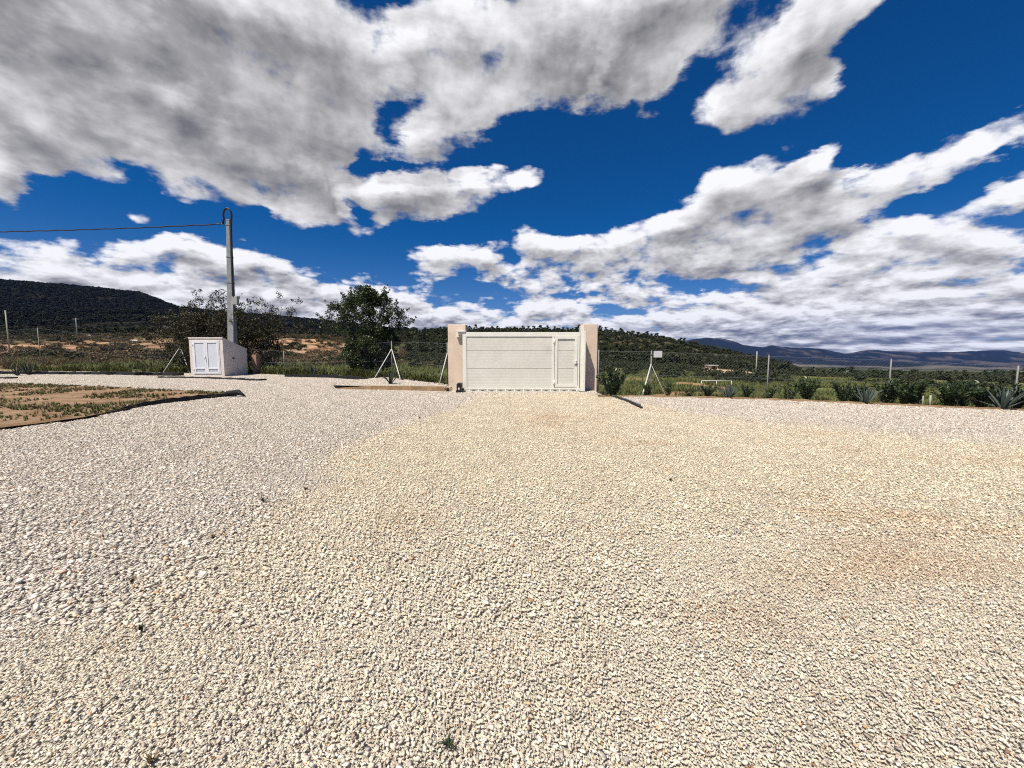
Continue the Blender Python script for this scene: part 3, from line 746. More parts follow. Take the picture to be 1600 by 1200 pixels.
# ------------------------------------------------------------------ gate and pillars
GY = 14.07
def GX(px): return (px - 800) / F_PX * (GY * math.cos(PITCH))
def GZ(py): return at_depth(800, py, GY).z
PY0 = GY + 0.36
def XP(px, Y): return (px - 800) / F_PX * (Y * math.cos(PITCH))
def pillar(label, x0, x1, y0, y1, z1):
    mb = MB(); mb.box(x0, x1, y0, y1, -0.35, z1, 0.018)
    return tag(mb.done("gate_pillar", m_render), label, "pillar")
pillar("sand coloured rendered pillar with the white guide bracket and black motor", XP(700, PY0), XP(728, PY0), PY0, PY0 + 0.55, at_depth(700, 507, PY0).z)
pillar("sand coloured rendered pillar beside the gate's wicket door", XP(910, PY0), XP(933.5, PY0), PY0, PY0 + 0.50, at_depth(930, 506, PY0).z)

gate = thing("sliding_gate", "cream white sliding gate of ribbed panels with a wicket door", "gate", (0, GY, 0))
yF, yB = -0.035, 0.035
def part(name, mat, parent, boxes, bevel=0.004):
    mb = MB()
    for bx in boxes: mb.box(*bx, bevel)
    return mb.done(name, mat, parent)
gx0, gx1 = GX(723), GX(905.5); zt, zb = GZ(519), GZ(608.5)
zti, zbi = GZ(526), GZ(605.5)
part("top_rail", m_white, gate, [(gx0, gx1, yF, yB, zti, zt)])
part("bottom_rail", m_white, gate, [(gx0, gx1, yF, yB, zb, zbi)])
part("stile", m_white, gate, [(gx0, GX(729), yF, yB, zbi + .001, zti - .001)])
part("stile", m_white, gate, [(GX(862.8), GX(866), yF, yB, zbi + .001, zti - .001)])
part("stile", m_white, gate, [(GX(903), gx1, yF, yB, zbi + .001, zti - .001)])
def ribbed(name, parent, x0, x1, z0, z1, ribs, deep, yface=-0.012):
    """a panel whose face is a row of shallow ribs with grooves between"""
    pr = []; n = max(1, ribs); st_ = (z1 - z0) / n
    for i in range(n):
        a = z0 + i * st_; b2 = a + st_
        pr += [(yface + deep, a + 0.0015), (yface, a + 0.011), (yface, b2 - 0.006), (yface + deep, b2 - 0.001)]
    pr += [(0.02, z1), (0.02, z0)]
    mb = MB(); mb.prism(pr, 'x', x0, x1); return mb.done(name, m_panel, parent)
rows = [(526, 548, 5, 0.0012), (548, 576, 6, 0.002), (576, 605.5, 6, 0.002)]
for (ya, yb, rb, dp) in rows:
    ribbed("panel", gate, GX(729), GX(862.8), GZ(yb) + 0.004, GZ(ya) - 0.004, rb, dp)
door = thing("wicket", "", "", (0, 0, 0)); door.parent = gate
for k_ in ('label', 'category'): del door[k_]
door.name = "wicket_door"
dyF, dyB = -0.045, 0.03
dx0, dx1, dzt, dzb = GX(866.6), GX(902.4), GZ(525), GZ(604.5)
mb = MB()
w_ = 0.105
mb.box(dx0, dx0 + w_, dyF, dyB, dzb, dzt, .004); mb.box(dx1 - w_, dx1, dyF, dyB, dzb, dzt, .004)
mb.box(dx0 + w_ + .001, dx1 - w_ - .001, dyF, dyB, dzt - w_, dzt, .004); mb.box(dx0 + w_ + .001, dx1 - w_ - .001, dyF, dyB, dzb, dzb + w_, .004)
mb.done("door_frame", m_white, door)
for (ya, yb, rb, dp) in ((529.6, 548, 4, 0.0012), (548, 576, 6, 0.002), (576, 600.4, 5, 0.002)):
    ribbed("panel", door, dx0 + w_ + .001, dx1 - w_ - .001, max(GZ(yb) + .004, dzb + w_ + .001), min(GZ(ya) - .004, dzt - w_ - .001), rb, dp)
hx, hz = dx1 - w_ / 2, GZ(564)
mb = MB(); mb.tube([(hx, dyF, hz), (hx, dyF - .05, hz)], .012); mb.tube([(hx, dyF - .05, hz), (hx - .13, dyF - .055, hz - .008)], .013); mb.box(hx - .02, hx + .02, dyF - .010, dyF, hz - .06, hz + .06, .004)
mb.done("handle", m_white, door)
mb = MB(); mb.box(hx - .013, hx + .013, dyF - .012, dyF - .001, hz - .19, hz - .10, .004); mb.done("lock", m_black, door)
for py in (533.5, 598):
    mb = MB(); mb.tube([(dx0 - .012, dyF - .012, GZ(py) - .09), (dx0 - .012, dyF - .012, GZ(py) + .09)], .02); mb.box(dx0 - .06, dx0 + .02, dyF - .012, dyF - .002, GZ(py) - .05, GZ(py) + .05, .003); mb.done("hinge", m_white, gate)
mb = MB(); mb.tube([(GX(903), yF - .06, zb + .01), (GX(903), yF + .0, zb + .01)], .075, 16); mb.tube([(GX(903), yF - .08, zb + .01), (GX(903), yF - .058, zb + .01)], .022, 10)
mb.done("roller", m_white, gate)
for i in range(12):                                        # toothed rack lengths bolted under the gate
    xa = GX(728 + i * 14.2); xb = GX(728 + i * 14.2 + 9.6)
    mb = MB(); pr = []; n = 8
    for k in range(n):
        a = xa + (xb - xa) * k / n; b2 = xa + (xb - xa) * (k + .5) / n
        pr += [(a, zb - .062), (b2, zb - .062), (b2, zb - .078), (a + (xb - xa) / n, zb - .078)]
    pr += [(xb, zb - .034), (xa, zb - .034)]
    mb.prism(pr, 'y', -0.055, -0.037); mb.box((xa + xb) / 2 - .02, (xa + xb) / 2 + .02, -0.0365, -0.02, zb - .05, zb - .002)
    mb.done("rack", m_white, gate)
# rail on its concrete sill
mb = MB(); mb.box(GX(716), GX(918), GY - 0.14, GY + 0.35, -0.10, 0.015, 0.006)
o = mb.done("gate_sill", m_concrete, None, 'structure')
mb = MB(); mb.box(GX(722), GX(916), GY - 0.02, GY + 0.02, 0.0155, 0.035, 0.003)
tag(mb.done("gate_rail", m_galv_dark), "steel ground rail the sliding gate runs on", "rail")
# catch post in front of the pillar beside the wicket
cp = thing("catch_post", "tall white metal catch post between the wicket door and the pillar", "post", (0, GY, 0))
cx0, cx1 = GX(906.2), GX(913.5)
part("channel", m_white, cp, [(cx0, cx1 - .05, -0.10, -0.06, 0.0, GZ(519)), (cx0 + .02, cx0 + .06, -0.0595, 0.35, 0.0, GZ(508.5))])
part("side_plate", m_white, cp, [(cx1 - .049, cx1 - .004, -0.22, 0.355, 0.0, GZ(517.5))])
part("cap", m_white, cp, [(cx0 + .0, cx1 - .05, -0.085, -0.0605, GZ(518.8), GZ(508.5))])
part("foot_plate", m_galv, cp, [(cx0 - .04, cx1 + .06, -0.24, 0.345, 0.0155, 0.028)])
# guide bracket on the other pillar
br = thing("guide_bracket", "white guide bracket fixed near the top of the gate pillar", "bracket", (0, GY, 0))
part("plate", m_white, br, [(GX(712), GX(721.5), 0.24, 0.358, GZ(526.5), GZ(517))], .006)
part("arm", m_white, br, [(GX(714), GX(728), -0.07, 0.239, GZ(518.5), GZ(516))], .004)
for px in (716, 721):
    mb = MB(); mb.tube([(GX(px), 0.22, GZ(524)), (GX(px), 0.241, GZ(524))], .02, 10); mb.done("bolt", m_galv_dark, br)
# drive motor
mo = thing("gate_motor", "black gate motor box standing at the foot of the pillar", "motor", (0, GY, 0))
mb = MB(); mb.prism([(GX(715.2), 0.075), (GX(723.0), 0.075), (GX(723.0), GZ(597.6)), (GX(717.0), GZ(597.0)), (GX(715.2), GZ(599))], 'y', -0.42, -0.14)
mb.done("housing", m_black, mo)
part("base", m_black, mo, [(GX(714), GX(725.5), -0.45, -0.10, 0.0, 0.074)], .006)
part("sticker", m_white, mo, [(GX(717.6), GX(719.8), -0.424, -0.4205, GZ(607), GZ(604))], 0)
mb = MB(); mb.tube([(GX(723.5), -0.14, 0.09), (GX(723.5), -0.05, 0.09)], .04, 12); mb.done("pinion", m_galv_dark, mo)

# ------------------------------------------------------------------ masonry cabinet with white double doors, and the pole behind it
CB = 22.0
fx0, fx1 = XP(296, CB), XP(348.5, CB); bz_f = at_depth(320, 527, CB).z; bz_b = at_depth(393, 545, CB + 1.95).z
cab = thing("utility_cabinet", "small rendered cabinet house with white double doors and sloping roof", "cabinet", ((fx0 + fx1) / 2, CB, 0))
hw = (fx1 - fx0) / 2
ox0, ox1, oz0, oz1 = -hw + .17, hw - .19, 0.14, bz_f - .17
mb = MB()
def slope(y): return bz_f + (bz_b - bz_f) * y / 1.95
for (xa, xb) in ((-hw, -hw + .12), (hw - .12, hw)):
    mb.prism([(0.0, -0.2), (1.95, -0.2), (1.95, slope(1.95) - .07), (0.0, slope(0) - .07)], 'x', xa, xb)
mb.box(-hw + .121, hw - .121, 1.83, 1.949, -0.2, slope(1.95) - .071)
mb.box(-hw + .121, ox0, 0.0, .12, -.2, bz_f - .08); mb.box(ox1, hw - .121, 0.0, .12, -.2, bz_f - .08)
mb.box(ox0 + .001, ox1 - .001, 0.0, .12, -.2, oz0); mb.box(ox0 + .001, ox1 - .001, 0.0, .12, oz1, bz_f - .08)
mb.done("wall", m_render_box, cab)
mb = MB(); mb.prism([(-0.03, slope(0) - .069), (1.98, slope(1.95) - .072), (1.98, slope(1.95)), (-0.03, slope(0) + .003)], 'x', -hw - .015, hw + .015); mb.done("roof", m_render_box, cab)
mb = MB(); t_ = .05
mb.box(ox0 + .002, ox0 + t_, -.025, .06, oz0 + .002, oz1 - .002, .004); mb.box(ox1 - t_, ox1 - .002, -.025, .06, oz0 + .002, oz1 - .002, .004)
mb.box(ox0 + t_ + .001, ox1 - t_ - .001, -.025, .06, oz1 - t_, oz1 - .002, .004); mb.box(ox0 + t_ + .001, ox1 - t_ - .001, -.025, .06, oz0 + .002, oz0 + t_, .004)
mb.done("door_frame", m_upvc, cab)
mid = (ox0 + ox1) / 2
for (xa, xb, hs) in ((ox0 + t_ + .004, mid - .004, 1), (mid + .004, ox1 - t_ - .004, 0)):
    dz0, dz1 = oz0 + t_ + .004, oz1 - t_ - .004; s_ = .09; zr = dz0 + (dz1 - dz0) * .13; zs = zr + .07
    mb = MB()
    mb.box(xa, xa + s_, -.035, .03, dz0, dz1, .004); mb.box(xb - s_, xb, -.035, .03, dz0, dz1, .004)
    for (za, zb_) in ((dz0, dz0 + .06), (zr, zs), (dz1 - s_, dz1)): mb.box(xa + s_ + .001, xb - s_ - .001, -.034, .03, za, zb_, .004)
    d_ = mb.done("door", m_upvc, cab)
    part("infill_panel", m_upvc2, d_, [(xa + s_ + .002, xb - s_ - .002, -.008, .012, zs + .002, dz1 - s_ - .002)], 0)
    mb = MB(); mb.box(xa + s_ + .002, xb - s_ - .002, .0, .012, dz0 + .062, zr - .002)
    for i in range(4):
        za = dz0 + .075 + i * (zr - dz0 - .09) / 4; mb.box(xa + s_ + .02, xb - s_ - .02, -.014, -.001, za, za + .018)
    mb.done("vent", m_upvc2, d_)
    if hs:
        mb = MB(); hxx = xb - s_ / 2; hzz = (dz0 + dz1) / 2
        mb.box(hxx - .02, hxx + .02, -.045, -.0355, hzz - .06, hzz + .10, .004); mb.tube([(hxx, -.045, hzz + .04), (hxx, -.09, hzz + .04), (hxx + .02, -.095, hzz - .12)], .018); mb.done("handle", m_upvc, d_)
        for zz_ in (dz0 + .2, dz1 - .2):
            mb = MB(); mb.tube([(xa, -.045, zz_ - .07), (xa, -.045, zz_ + .07)], .016); mb.done("hinge", m_upvc, d_)
mb = MB(); mb.tube([(hw, .75, 1.02), (hw + .03, .75, 1.02)], .05, 10); mb.tube([(hw + .02, .76, 1.01), (hw + .07, .84, .97)], .018, 6); mb.done("cable_outlet", m_black, cab)
mb = MB(); bxx = XP(394, 24.2)
for i in range(6):
    z_ = i * 0.2
    tag_ = mb.box(bxx - .05, XP(399.5, 24.2), 24.2, 24.6, z_ + .004, z_ + .196, .006)
mb.box(bxx - .04, XP(399, 24.2), 24.21, 24.59, 0, 1.2)
tag(mb.done("block_pier", m_block), "short reddish block pier standing behind the white cabinet", "pier")

PYD = 24.6
pb = at_depth(363.5, 560, PYD); ptp = at_depth(357.3, 345, PYD)
pole = thing("utility_pole", "tall grey electricity pole rising behind the white cabinet", "pole", (pb.x, PYD, 0))
ph = ptp.z; dxp = 0.0
def ring_sq(z, w, d): return [Vector((-w, -d, z)), Vector((w, -d, z)), Vector((w, d, z)), Vector((-w, d, z))]
mb = MB(); lv = [(-.3, .200, .18), (2.0, .190, .17), (ph * .5, .155, .14), (ph - .05, .115, .10), (ph, .10, .09)]
rr = [[mb.bm.verts.new(v + Vector((0, 0, 0))) for v in ring_sq(*l_)] for l_ in lv]
mb.bm.faces.new(rr[0][::-1]); mb.bm.faces.new(rr[-1])
for a, b_ in zip(rr, rr[1:]):
    for k in range(4): mb.bm.faces.new((a[k], a[(k + 1) % 4], b_[(k + 1) % 4], b_[k]))
bmesh.ops.bevel(mb.bm, geom=[e for e in mb.bm.edges if abs(e.verts[0].co.z - e.verts[1].co.z) > .02], offset=.03, segments=1, affect='EDGES')
mb.done("shaft", m_pole, pole)
def pole_w(z): return np.interp(z, [l_[0] for l_ in lv], [l_[1] for l_ in lv])
def zat(py): return at_depth(360, py, PYD).z
LEAN = math.atan2(ptp.x - pb.x, ph); pole.rotation_euler = (0, LEAN, 0)
for py in (352, 402, 442):
    z_ = zat(py); w_ = float(pole_w(z_)) + .012; part("clamp_band", m_galv_dark, pole, [(-w_, w_, -w_ * .95, w_ * .95, z_ - .03, z_ + .03)], .004)
mb = MB(); mb.box(-.12, .12, -.105, .105, ph + .001, ph + .06, .02); mb.done("cap", m_galv_dark, pole)
mb = MB(); mb.tube([(.20, -.20, 0), (.20, -.19, zat(470))], .045, 8); mb.done("conduit", m_galv, pole)
bz = zat(470); part("junction_box", m_greybox, pole, [(.21, .52, -.24, -.02, bz - .25, bz + .27)], .02)
mb = MB(); mb.tube([(-.20, -.0, ph - .22), (-.30, -.04, ph - .22)], .03, 8); mb.tube([(-.28, -.06, ph - .24), (-.38, -.06, ph - .20)], .04, 8); mb.done("anchor_hook", m_galv_dark, pole)
# bundled overhead cable with its drip loop; hangs from the pole
lx_ = lambda z: pb.x + (ptp.x - pb.x) * z / ph
P0 = Vector((lx_(ph) - .33, PYD - .05, ph - .20)); P1 = Vector((-58, 27.0, 9.6))
pts_ = []
N = 90
for i in range(N + 1):
    t = i / N; p_ = P0.lerp(P1, t); p_.z -= 4 * 0.4 * t * (1 - t)
    pts_.append(p_ + Vector((0, 0, 0.018 * math.sin(i * 1.9))))
mb = MB(); mb.tube(pts_, 0.034, 6)
lp = []
for i in range(15):
    a = math.radians(205 - i * (230 / 14)); lp.append(Vector((lx_(ph) + .02 + .25 * math.cos(a), PYD - .10, ph + .30 + .40 * math.sin(a))))
lp = [P0] + lp + [Vector((lx_(ph - .5) + .25, PYD - .16, ph - .5)), Vector((lx_(ph * .6) + .25, PYD - .18, ph * .6)), Vector((lx_(bz) + .26, PYD - .20, bz + .3)), Vector((lx_(bz) + .33, PYD - .20, bz + .2))]
mb.tube(lp, 0.055, 8)
tag(mb.done("overhead_cable", m_black), "black bundled overhead cable looping over the electricity pole's top", "cable")

# ------------------------------------------------------------------ fences
def fence(name, label, posts, braces, mesh_h, wires=True, seed=0):
    """posts: (x, y, ground z, top z); braces: (post index, foot x, foot y, attach height share)"""
    f_ = thing(name, label, "fence", (posts[0][0], posts[0][1], 0)); o_ = Vector((posts[0][0], posts[0][1], 0))
    for (x, y, z, t) in posts:
        mb = MB(); mb.tube([Vector((x, y, z - .2)) - o_, Vector((x, y, t)) - o_], .022, 8); mb.tube([Vector((x, y, t)) - o_, Vector((x, y, t + .015)) - o_], .025, 8)
        mb.done("post", m_galv, f_)
    for (k, bx, by, sh, th_) in braces:
        x, y, z, t = posts[k]; zt_ = z + (t - z) * sh
        mb = MB(); mb.tube([Vector((x, y, zt_)) - o_, Vector((bx, by, ground_at(bx, by) - .05)) - o_], th_ * .85, 8); mb.done("brace", m_brace, f_)
    if wires:
        mb = MB(); mw = bmesh.new(); tri = []
        V, Fc = [], []
        def wire(a, b_, r):
            a = np.array(a); b_ = np.array(b_); i = len(V)
            V.extend([a + (0, 0, r), a + (0, -r, -r), a + (0, r, -r), b_ + (0, 0, r), b_ + (0, -r, -r), b_ + (0, r, -r)])
            Fc.extend([(i, i + 1, i + 4, i + 3), (i + 1, i + 2, i + 5, i + 4), (i + 2, i, i + 3, i + 5)])
        for p0, p1 in zip(posts, posts[1:]):
            a = np.array(p0[:2]); b_ = np.array(p1[:2]); Ld = np.linalg.norm(b_ - a)
            def top(s_): return (p0[3] - .04) * (1 - s_) + (p1[3] - .04) * s_
            def bot(s_): return (p0[2] + .02) * (1 - s_) + (p1[2] + .02) * s_
            def pt(s_, h): x, y = a + (b_ - a) * s_; return (x - o_.x, y - o_.y, h)
            for k in (0.0, 0.5, 1.0): wire(pt(0, bot(0) + (top(0) - bot(0)) * k), pt(1, bot(1) + (top(1) - bot(1)) * k), .0028)
            H = top(0.5) - bot(0.5); stp_ = .11; n = int((Ld + H) / stp_)
            for i in range(n):
                for sgn in (1, -1):
                    # a diagonal from the bottom at s0 to the top at s0 + H
                    u0, u1 = i * stp_ - H, i * stp_
                    c0, c1 = max(u0, 0), min(u1, Ld)
                    if c1 <= c0: continue
                    h0 = (c0 - u0) / H; h1 = (c1 - u0) / H
                    if sgn < 0: h0, h1 = 1 - h0, 1 - h1
                    s0, s1 = c0 / Ld, c1 / Ld
                    wire(pt(s0, bot(s0) + (top(s0) - bot(s0)) * h0), pt(s1, bot(s1) + (top(s1) - bot(s1)) * h1), .0008)
        me = np_mesh("wire_mesh", V, Fc); o = link("wire_mesh", me, m_galv_dark, f_, 'stuff')
    return f_
def fp(px, ptop, Y, z=None):
    x = XP(px, Y); zz_ = ground_at(x, Y) if z is None else z
    return (x, Y, zz_, at_depth(px, ptop, Y).z)
A = [fp(-130, 528, 30.5), fp(62, 512, 29.2), fp(282, 538, 26.4), fp(443, 548, 24.3), fp(612, 533, 20.0), fp(699, 535, 15.4)]
fence("wire_fence", "chain link fence with grey posts and braces from the hillside to the gate", A,
      [(2, XP(250, 24.8), 24.8, .92, .022), (2, XP(294, 25.2), 25.2, .92, .022), (4, XP(580, 18.6), 18.6, .80, .028), (4, XP(626.5, 17.6), 17.6, .80, .028), (5, XP(683, 15.0), 15.0, .78, .024)], 1.8)
Bp = [(3.2, 14.45, -.15, 1.5), fp(1018, 548, 14.3), fp(1202, 555, 14.3), fp(1394, 561, 13.5), fp(1594, 571, 12.2), (24, 8.2, -.2, 1.0)]
fence("wire_fence", "chain link fence with slim grey posts behind the row of shrubs", Bp, [(1, XP(1003, 12.95), 12.95, .72, .028), (1, XP(1047, 13.6), 13.6, .72, .008)], 1.5)
sp = Bp[1]; s0 = at_depth(1021.5, 548.5, sp[1] - .04); s1 = at_depth(1034.5, 558.5, sp[1] - .04)
sg = thing("sign_plate", "small blank grey sign plate wired to the fence post", "sign", (sp[0], sp[1] - .04, 0))
mb = MB(); mb.box(s0.x - sp[0], s1.x - sp[0], -.006, .006, s1.z, s0.z, .002); mb.done("plate", m_sign, sg)
mb = MB(); mb.box(-.03, s0.x - sp[0], -.004, .012, (s0.z + s1.z) / 2 - .012, (s0.z + s1.z) / 2 + .012); mb.done("bracket", m_galv_dark, sg)

# grey pipes lying on the gravel
for (a, b_, lab, rd) in (((957, 620), (1000, 635), "grey pipe lying on gravel nearer the pillar, ending shorter", .03), ((962, 622), (1003, 639), "dark pipe lying on gravel outside the shorter grey pipe", .026)):
    A0 = on_ground(*a); B0 = on_ground(*b_); mid_ = (A0 + B0) / 2 + Vector((.05, .02, 0))
    mb = MB(); mb.tube([A0 + Vector((0, 0, .04)), mid_ + Vector((0, 0, .045)), B0 + Vector((0, 0, .04))], rd, 10)
    tag(mb.done("pipe", m_pipe if rd > .028 else m_black), lab, "pipe", "pipes lying on the gravel")

# ------------------------------------------------------------------ vegetation
def leaf_cloud(name, centers, radii, n_per, size, seed, squash=1.0, long=1.0, up=0.0):
    """many small leaf faces spread through clumps; tint attribute varies from leaf to leaf and clump to clump"""
    r = np.random.default_rng(seed); Vs, Ts = [], []
    for c_, rad in zip(centers, radii):
        n = max(4, int(n_per * rad * rad))
        d = r.normal(size=(n, 3)); d /= np.linalg.norm(d, axis=1)[:, None]
        p_ = np.array(c_) + d * (rad * r.uniform(0.15, 1.0, n) ** 0.6)[:, None] * np.array([1, 1, squash])
        a = r.normal(size=(n, 3)) + np.array([0, 0, up]); a /= np.linalg.norm(a, axis=1)[:, None]
        t = r.normal(size=(n, 3)); b_ = np.cross(a, t); b_ /= np.linalg.norm(b_, axis=1)[:, None]
        s_ = size * r.uniform(0.6, 1.4, n)[:, None]
        q4 = np.stack([p_ - a * s_ * long, p_ + b_ * s_ * .5, p_ + a * s_ * long, p_ - b_ * s_ * .5], 1)
        Vs.append(q4.reshape(-1, 3))
        tn = np.clip(r.normal(0.42, 0.18, n) + r.normal(0, .13), 0, 1); Ts.append(np.repeat(tn, 4))
    V = np.concatenate(Vs); T = np.concatenate(Ts)
    Fc = np.arange(len(V)).reshape(-1, 4)
    return np_mesh(name, V, Fc, False, {'tint': np.stack([T, T, T, np.ones_like(T)], -1)})
def branches(mb, p_, d, length, rad, depth, r, tips, spread=0.6, seg=3):
    pts_ = [p_]; rads = [rad]; cur = p_.copy(); dv = d.copy()
    for i in range(seg):
        dv = (dv + Vector((r.gauss(0, .16), r.gauss(0, .16), r.gauss(0.04, .10)))).normalized(); cur = cur + dv * length / seg
        pts_.append(cur.copy()); rads.append(rad * (1 - .45 * (i + 1) / seg))
    mb.tube(pts_, rads, 7 if depth > 2 else 5, cap=False)
    if depth == 0: tips.append(cur); return
    for i in range(3 if depth > 1 else 2 + (r.random() < .6)):
        nd = (dv + Vector((r.gauss(0, spread), r.gauss(0, spread), r.gauss(.12, spread * .6)))).normalized()
        branches(mb, pts_[-1 if i < 2 else -2], nd, length * r.uniform(.62, .86), rads[-1] * .8, depth - 1, r, tips, spread, seg)
    tips.append(cur)

# the dense dark tree
TY = 22.2; tb = at_depth(576, 586, TY); tr = random.Random(4)
tree = thing("dark_tree", "dense dark green round-crowned tree beside the gate's terrace", "tree", (tb.x, TY, -0.05))
mb = MB(); tips = []
for (dx_, dy_, ln) in ((-.25, .05, 1.0), (.28, -.1, 1.05), (.02, .2, 1.2), (-.5, -.15, .9), (.5, .12, .95)):
    branches(mb, Vector((dx_ * .25, dy_ * .3, -.1)), Vector((dx_, dy_, 1.1)).normalized(), ln, .10, 3, tr, tips, .5)
mb.done("trunk", m_bark, tree)
def crown_r(z):   # outline of the crown, half width by height
    return np.interp(z, [0.35, 0.7, 1.1, 1.7, 2.6, 3.3, 4.0, 4.6, 5.0], [0.7, 1.35, 1.75, 2.0, 2.35, 2.30, 1.75, 1.1, 0.5])
cs, rs = [], []
while len(cs) < 340:
    z_ = tr.uniform(.5, 4.85); R_ = float(crown_r(z_)); a = tr.uniform(0, 6.283); rr_ = R_ * math.sqrt(tr.uniform(.15, 1.0)); bump_ = .86 + .30 * math.sin(a * 4 + z_ * 2.1) * math.sin(z_ * 4.1 + a * 2)
    cs.append((rr_ * math.cos(a) * bump_ * .9 + .05, rr_ * math.sin(a) * bump_, z_)); rs.append(tr.uniform(.16, .36))
for (x, z_, h) in ((-.72, 4.55, .5), (-.95, 4.35, .35), (.85, 4.65, .5), (1.05, 4.5, .35), (.15, 4.5, .45), (-.2, 4.75, .35), (1.55, 3.85, .45), (-1.7, 3.9, .35), (-2.25, 3.25, .35), (2.2, 3.0, .4), (2.35, 2.4, .3), (-2.45, 2.9, .25), (1.8, 3.6, .3)):
    for k in range(6): cs.append((x * (1 + .05 * k) + tr.gauss(0, .07), tr.gauss(0, .3), z_ + h * (k / 4 - .3))); rs.append(.22 - .028 * k)
link("crown", leaf_cloud("crown", cs, rs, 1500, .052, 5, 1.0, 1.0), m_leaf_big, tree)

# the sparse bronze tree behind the cabinet
SY = 27.0; sb = at_depth(355, 580, SY); tr = random.Random(12)
st_ = thing("bronze_tree", "broad sparse bronze-leaved tree behind the cabinet and pole", "tree", (sb.x, SY, ground_at(sb.x, SY) - .05))
mb = MB(); tips = []
for k in range(11):
    a = tr.uniform(0, 6.283); sp_ = tr.uniform(.2, 1.15)
    branches(mb, Vector((tr.gauss(0, 1.1), tr.gauss(0, .5), -.1)), Vector((math.cos(a) * sp_, math.sin(a) * sp_ * .7, 1.25)).normalized(), tr.uniform(1.7, 2.15), .06, 3, tr, tips, .42)
mb.done("trunk", m_bark, st_)
cs, rs = [], []
for t_ in tips:
    if tr.random() < .6 and t_.z > .9: cs.append((t_.x, t_.y, t_.z)); rs.append(tr.uniform(.14, .36))
for k in range(300):
    x = tr.uniform(-3.6, 3.4); z_ = tr.uniform(.35, 3.9 - .10 * x * x + .4 * math.sin(x * 2.3))
    cs.append((x, tr.gauss(0, .9), max(.3, z_))); rs.append(tr.uniform(.22, .46))
for k in range(130):
    x = tr.choice([tr.gauss(-.2, .8), tr.gauss(2.2, .7), tr.gauss(-2.6, .5)]); cs.append((x, tr.gauss(0, .6), tr.uniform(3.2, 5.7 - .16 * x * x))); rs.append(tr.uniform(.10, .24))
link("crown", leaf_cloud("crown", cs, rs, 680, .058, 6, 1.0, 1.0), m_leaf_brown, st_)

# shrubs along the gravel's edge
def shrub_mesh(kind, seed):
    r = random.Random(seed); mb = MB(); V, T = [], []; rg = np.random.default_rng(seed)
    ns = {'young': 7, 'bushy': 16, 'round': 26}[kind]; hh = {'young': .50, 'bushy': .68, 'round': .80}[kind]; sp_ = {'young': .35, 'bushy': .42, 'round': .55}[kind]
    for i in range(ns):
        a = r.uniform(0, 6.283); out = r.uniform(.1, 1) ** .7 * sp_; ln = hh * r.uniform(.65, 1.08)
        p0 = Vector((r.gauss(0, .04), r.gauss(0, .04), -.03)); p1 = Vector((math.cos(a) * out * .55, math.sin(a) * out * .55, ln * .6)); p2 = Vector((math.cos(a) * out, math.sin(a) * out, ln))
        mb.tube([p0, p1, p2], [.009, .007, .003], 4, cap=False)
        nl = {'young': 26, 'bushy': 46, 'round': 60}[kind]
        tone = r.gauss(.4, .15)
        for k in range(nl):
            t = .18 + .82 * (k + r.random()) / nl; p_ = p0.lerp(p1, t * 2) if t < .5 else p1.lerp(p2, t * 2 - 1)
            ax = (p2 - p0).normalized(); d = (ax * r.uniform(.1, .9) + Vector((r.gauss(0, .7), r.gauss(0, .7), r.gauss(.15, .4)))).normalized()
            l_ = r.uniform(.07, .13); w = l_ * .16; s_ = d.cross(Vector((r.gauss(0, 1), r.gauss(0, 1), r.gauss(0, 1)))).normalized()
            V += [p_, p_ + d * l_ * .5 + s_ * w, p_ + d * l_, p_ + d * l_ * .5 - s_ * w]; T += [min(1, max(0, tone + r.gauss(0, .18)))] * 4
    mes = bpy.data.meshes.new("stems"); bmesh.ops.recalc_face_normals(mb.bm, faces=mb.bm.faces); mb.bm.to_mesh(mes); mb.bm.free(); mes.materials.append(m_bark)
    T = np.array(T); mel = np_mesh("foliage", np.array([v[:] for v in V]), np.arange(len(V)).reshape(-1, 4), False, {'tint': np.stack([T, T, T, np.ones_like(T)], -1)}); mel.materials.append(m_leaf_ole)
    return mes, mel
KINDS = {('young', k): shrub_mesh('young', 30 + k) for k in range(4)}
KINDS.update({('bushy', k): shrub_mesh('bushy', 50 + k) for k in range(4)}); KINDS.update({('round', 0): shrub_mesh('round', 70)})
def edge_point(px, back):
    py = np.interp(px, [p_[0] for p_ in R_EDGE_PX], [p_[1] for p_ in R_EDGE_PX]); g = on_ground(px, float(py)); return g + Vector((g.x, g.y, 0)).normalized() * back
